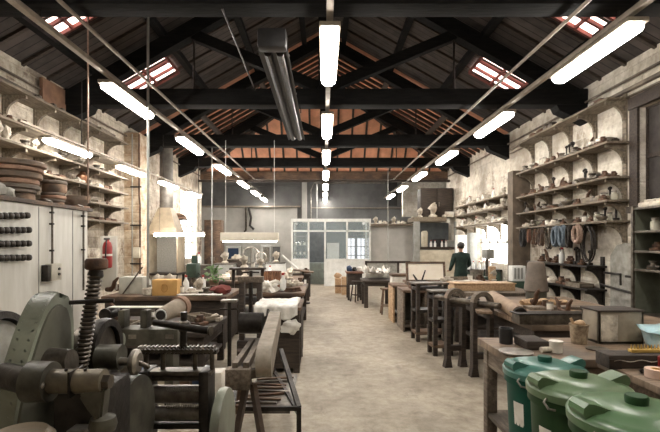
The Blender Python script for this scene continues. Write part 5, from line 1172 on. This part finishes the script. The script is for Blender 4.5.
# pulley wheels behind
pd = 2.25
MB().lathe([(.0,-.04),(.05,-.045),(.085,-.03),(.09,-.055),(.135,-.055),(.14,0),(.135,.055),(.0,.055)], axis='X', n=44).build('pulley_wheel', IRONW, t, loc=(X(93,pd), pd, Z(352,pd)))
MB().lathe([(.118,-.03),(.155,-.03),(.16,0),(.155,.03),(.118,.03),(.118,-.03)], axis='X', n=48).build('pulley_rim', IRON, t, loc=(X(102,pd), pd+.02, Z(350,pd)))
MB().cyl((X(99,pd-.1), pd-.1, Z(357,pd-.1)), (X(122,pd-.1), pd-.1, Z(357,pd-.1)), .062, .06, 32).build('spool', OLIVE, t)
MB().cyl((X(118,pd-.1), pd-.12, Z(360,pd-.1)), (X(134,pd-.1), pd-.12, Z(361,pd-.1)), .022, .018, 20).build('spindle_shaft', STEEL, t)
MB().lathe([(.0,-.02),(.045,-.02),(.062,-.008),(.062,.010),(.045,.022),(.0,.022)], axis='X', n=32).build('hand_wheel', STEEL, t, loc=(X(137,pd-.1), pd-.12, Z(361,pd-.1)))
MB().cyl((X(139,pd-.1), pd-.12, Z(361,pd-.1)), (X(151,pd-.1), pd-.12, Z(366,pd-.1)), .014, .010, 14).build('stub_shaft', IRONW, t)
gd = 2.1
MB().lathe([(.02,-.05),(.15,-.05),(.235,-.04),(.24,0),(.235,.04),(.15,.05),(.02,.05)], axis='X', n=48).build('grey_flywheel', OLIVE, t, loc=(X(120,gd), gd+.1, Z(432,gd)))
MB().lathe([(.03,-.03),(.05,-.03),(.055,0),(.05,.03),(.03,.03)], axis='X', n=30).build('small_pulley', GREENP, t, loc=(X(117,2.7), 2.7, Z(341,2.7)))
MB().prism([(pd-.3,.0),(pd+.35,.0),(pd+.25,.9),(pd+.1,1.2),(pd-.05,1.2),(pd-.15,.9)], 'X', X(86,pd)-.02, X(98,pd)+.0, .02).build('frame_casting', OLIVE, t)
# ------------------------------------------------------------------ belt grinder with open iron stand, centre left
t = thing('belt_grinder', 'belt grinder with a slanting belt arm on an iron trestle, at the aisle', 'belt grinder', (0, 0, 0))
def P(px, py, d): return Vector((X(px, d), d, Z(py, d)))
ya, yb = 3.15, 4.3
n0, n1 = P(264.5, 362, ya), P(275, 319, yb)
b = MB(); ax = Vector((1,0,0)); dr = (n1-n0); L = dr.length; dr.normalize(); up = ax.cross(dr).normalized(); R0, R1, hw = .105, .075, .055
pl = []
for i in range(13): a = PI/2+PI*i/12; pl.append(n0+(-dr*-math.cos(a)+up*math.sin(a))*R0)
for i in range(13): a = -PI/2+PI*i/12; pl.append(n1+(dr*math.cos(a)+up*math.sin(a))*R1)
n_ = len(pl); vs = [p-ax*hw for p in pl]+[p+ax*hw for p in pl]
b._add(vs, [tuple(range(n_)), tuple(range(n_, 2*n_))]+[(i, (i+1) % n_, n_+(i+1) % n_, n_+i) for i in range(n_)])
b.build('belt_arm', mat('worn_belt', (.33,.28,.22), (.19,.16,.12), .6, scale=10), t)
MB().cyl(P(240,323,4.2), P(263,323,4.2), .10, .10, 30).build('motor', IRON, t)
MB().cyl(n1-ax*.075, n1-ax*.06, .10, .10, 30).build('motor_flange', IRON, t)
MB().box(X(228,3.2), X(252,3.2), 3.1, 3.2, Z(386,3.2), Z(366,3.2), .006).build('end_plate', W_GREY, t)
for px, q in ((233, 262), (244, 268)):
    MB().beam(P(px+2, 367, 3.15), P(q-9, 341, 4.15), .04, .06).build('side_rail', W_GREY, t)
MB().beam(P(239, 372, 3.15), P(257, 345, 4.15), .05, .03).build('table_slat', IRON, t)
MB().beam(P(238, 376, 3.16), P(262, 372, 3.2), .05, .06).build('cross_rail', W_GREY, t)
A = P(281, 350, 3.95); 
MB().beam(A, P(299, 408, 3.3), .035, .035).build('leg', IRON, t); MB().beam(P(299, 407, 3.3), (X(299,3.3), 3.3, 0), .035, .035).build('leg', IRON, t)
MB().beam(P(253, 384, 3.15), (X(270,3.05), 3.05, 0), .04, .04).build('leg', W_MID, t); MB().beam(P(246, 386, 3.15), (X(228,3.2), 3.2, 0), .04, .04).build('leg', W_MID, t)
MB().beam(P(272, 345, 4.2), (X(272,4.55), 4.55, 0), .05, .05).build('leg', W_MID, t); MB().beam(P(240, 350, 4.1), (X(238,4.4), 4.4, 0), .05, .05).build('leg', W_MID, t)
zf = .42
for (p, q) in (((X(299,3.3),3.3,zf+.04),(X(245,3.3),3.3,zf+.04)), ((X(299,3.3),3.3,zf),(X(272,4.5),4.5,zf)), ((X(232,3.2),3.2,zf),(X(238,4.4),4.4,zf)), ((X(238,4.4),4.4,zf),(X(272,4.5),4.5,zf))):
    MB().beam(p, q, .03, .03).build('tie_bar', IRON, t)
MB().box(X(240,3.35), X(290,3.35), 3.35, 4.3, zf-.02, zf, .003).build('tray', IRONW, t)
for j in range(9):
    o = tag(MB().box(-.17,.17,-.016,.016,0,.014,.002).build('flat_file', [RUST, IRONW, W_MID][j % 3], loc=(X(262,3.5)+random.uniform(-.06,.06), 3.42+.09*j, zf+.002)), 'flat bar lying on the low tray of the belt grinder stand', 'bar', 'flat bars on the grinder tray'); o.rotation_euler.z = random.uniform(-.25,.25)

# ------------------------------------------------------------------ the worker
def skin_body(name, verts, edges, radii, m, parent, root=0, sub=2):
    me = bpy.data.meshes.new(name); me.from_pydata(verts, edges, []); o = bpy.data.objects.new(name, me); COL.objects.link(o)
    sk = o.modifiers.new('skin', 'SKIN'); sk.use_smooth_shade = True
    for i, r in enumerate(radii):
        v = me.skin_vertices[0].data[i]; v.radius = r if isinstance(r, tuple) else (r, r); v.use_root = (i == root)
    s_ = o.modifiers.new('sub', 'SUBSURF'); s_.levels = sub; s_.render_levels = sub
    me.materials.append(m); o.parent = parent; return o
pt = thing('person', 'person in dark green work clothes seen from behind at the far right bench', 'person', (3.44, 11.05, 0), .1)
V = [(0,0,.93),(0,0,1.08),(0,-.005,1.24),(0,0,1.38),(0,0,1.46),            # 0-4 pelvis, waist, chest, collar, neck base
     (-.17,0,1.385),(-.225,.04,1.14),(-.20,.22,1.00),                     # 5-7 left arm, bent forward
     (.17,0,1.385),(.245,.05,1.15),(.24,.25,1.08),                        # 8-10 right arm
     (-.10,0,.86),(-.11,.02,.48),(-.12,-.02,.09),(.10,0,.86),(.11,.02,.48),(.13,-.02,.09)]
E = [(0,1),(1,2),(2,3),(3,4),(3,5),(5,6),(6,7),(3,8),(8,9),(9,10),(0,11),(11,12),(12,13),(0,14),(14,15),(15,16)]
Rr = [(.165,.12),(.15,.11),(.175,.12),(.13,.10),(.06,.06),(.075,.08),(.055,.055),(.04,.04),(.075,.08),(.055,.055),(.04,.04),(.10,.10),(.07,.07),(.055,.055),(.10,.10),(.07,.07),(.055,.055)]
skin_body('body', V, E, Rr, UNIF, pt)
skin_body('head', [(0,.01,1.43),(0,.005,1.50),(0,.01,1.56),(0,.0,1.63)], [(0,1),(1,2),(2,3)], [(.05,.05),(.05,.052),(.075,.085),(.08,.095)], SKIN, pt, 1)
b = MB(); b.blob((0,-.008,1.635),(.088,.10,.092),2,.05,3); b.build('hair', HAIR, pt)
for s in (-1, 1): MB().blob((s*.085,.01,1.59),(.012,.02,.032),1,0).build('ear', SKIN, pt)
b = MB(); b.blob((0,.105,1.585),(.014,.02,.022),1,0); b.build('nose', SKIN, pt)
for s in (-1, 1): MB().blob((s*.032,.088,1.615),(.012,.008,.008),1,0).build('eye', WHITE, pt)
MB().blob((0,.09,1.545),(.024,.008,.007),1,0).build('mouth', LEATH, pt)
for hx, hy, hz, s in ((-.20,.23,.995,-1),(.24,.26,1.075,1)):
    vs = [(hx,hy,hz),(hx,hy+.07,hz-.005)]; es = [(0,1)]; rs = [(.028,.02),(.036,.016)]
    hand = skin_body('hand', vs, es, rs, SKIN, pt, 0, 1)
    for f, (dx, l) in enumerate(((-.027,.06),(-.009,.07),(.009,.066),(.026,.052))):
        skin_body('finger', [(hx+dx,hy+.07,hz),(hx+dx,hy+.085+l*.4,hz-.008),(hx+dx,hy+.085+l*.75,hz-.03)], [(0,1),(1,2)], [.009,.009,.007], SKIN, hand, 0, 1)
    skin_body('thumb', [(hx-s*.02,hy+.02,hz),(hx-s*.05,hy+.05,hz-.005),(hx-s*.055,hy+.08,hz-.02)], [(0,1),(1,2)], [.011,.010,.008], SKIN, hand, 0, 1)
for s in (-1, 1): MB().box(s*.12-.05, s*.12+.05, -.1, .17, 0, .09, .03).build('shoe', BLACK, pt)
MB().lathe([(.062,1.435),(.075,1.44),(.07,1.475),(.058,1.475)], n=24).build('collar', UNIF, pt)

# ------------------------------------------------------------------ light, camera
w = bpy.data.worlds.new('sky'); S.world = w; w.use_nodes = True
w.node_tree.nodes['Background'].inputs[0].default_value = (.85,.92,1,1); w.node_tree.nodes['Background'].inputs[1].default_value = .6
cam = bpy.data.cameras.new('camera'); co = bpy.data.objects.new('camera', cam); COL.objects.link(co)
co.location = (0, 0, CH); co.rotation_euler = (PI/2, 0, 0)
cam.sensor_width = 36; cam.lens = 36*F/660; cam.clip_start = .05; cam.clip_end = 100
cam.shift_x = (330-CX)/660; cam.shift_y = (CY-216)/660
S.camera = co
S.view_settings.view_transform = 'Standard'; S.view_settings.look = 'None'; S.view_settings.gamma = 1; S.view_settings.use_curve_mapping = False
S.view_settings.exposure = 0.72
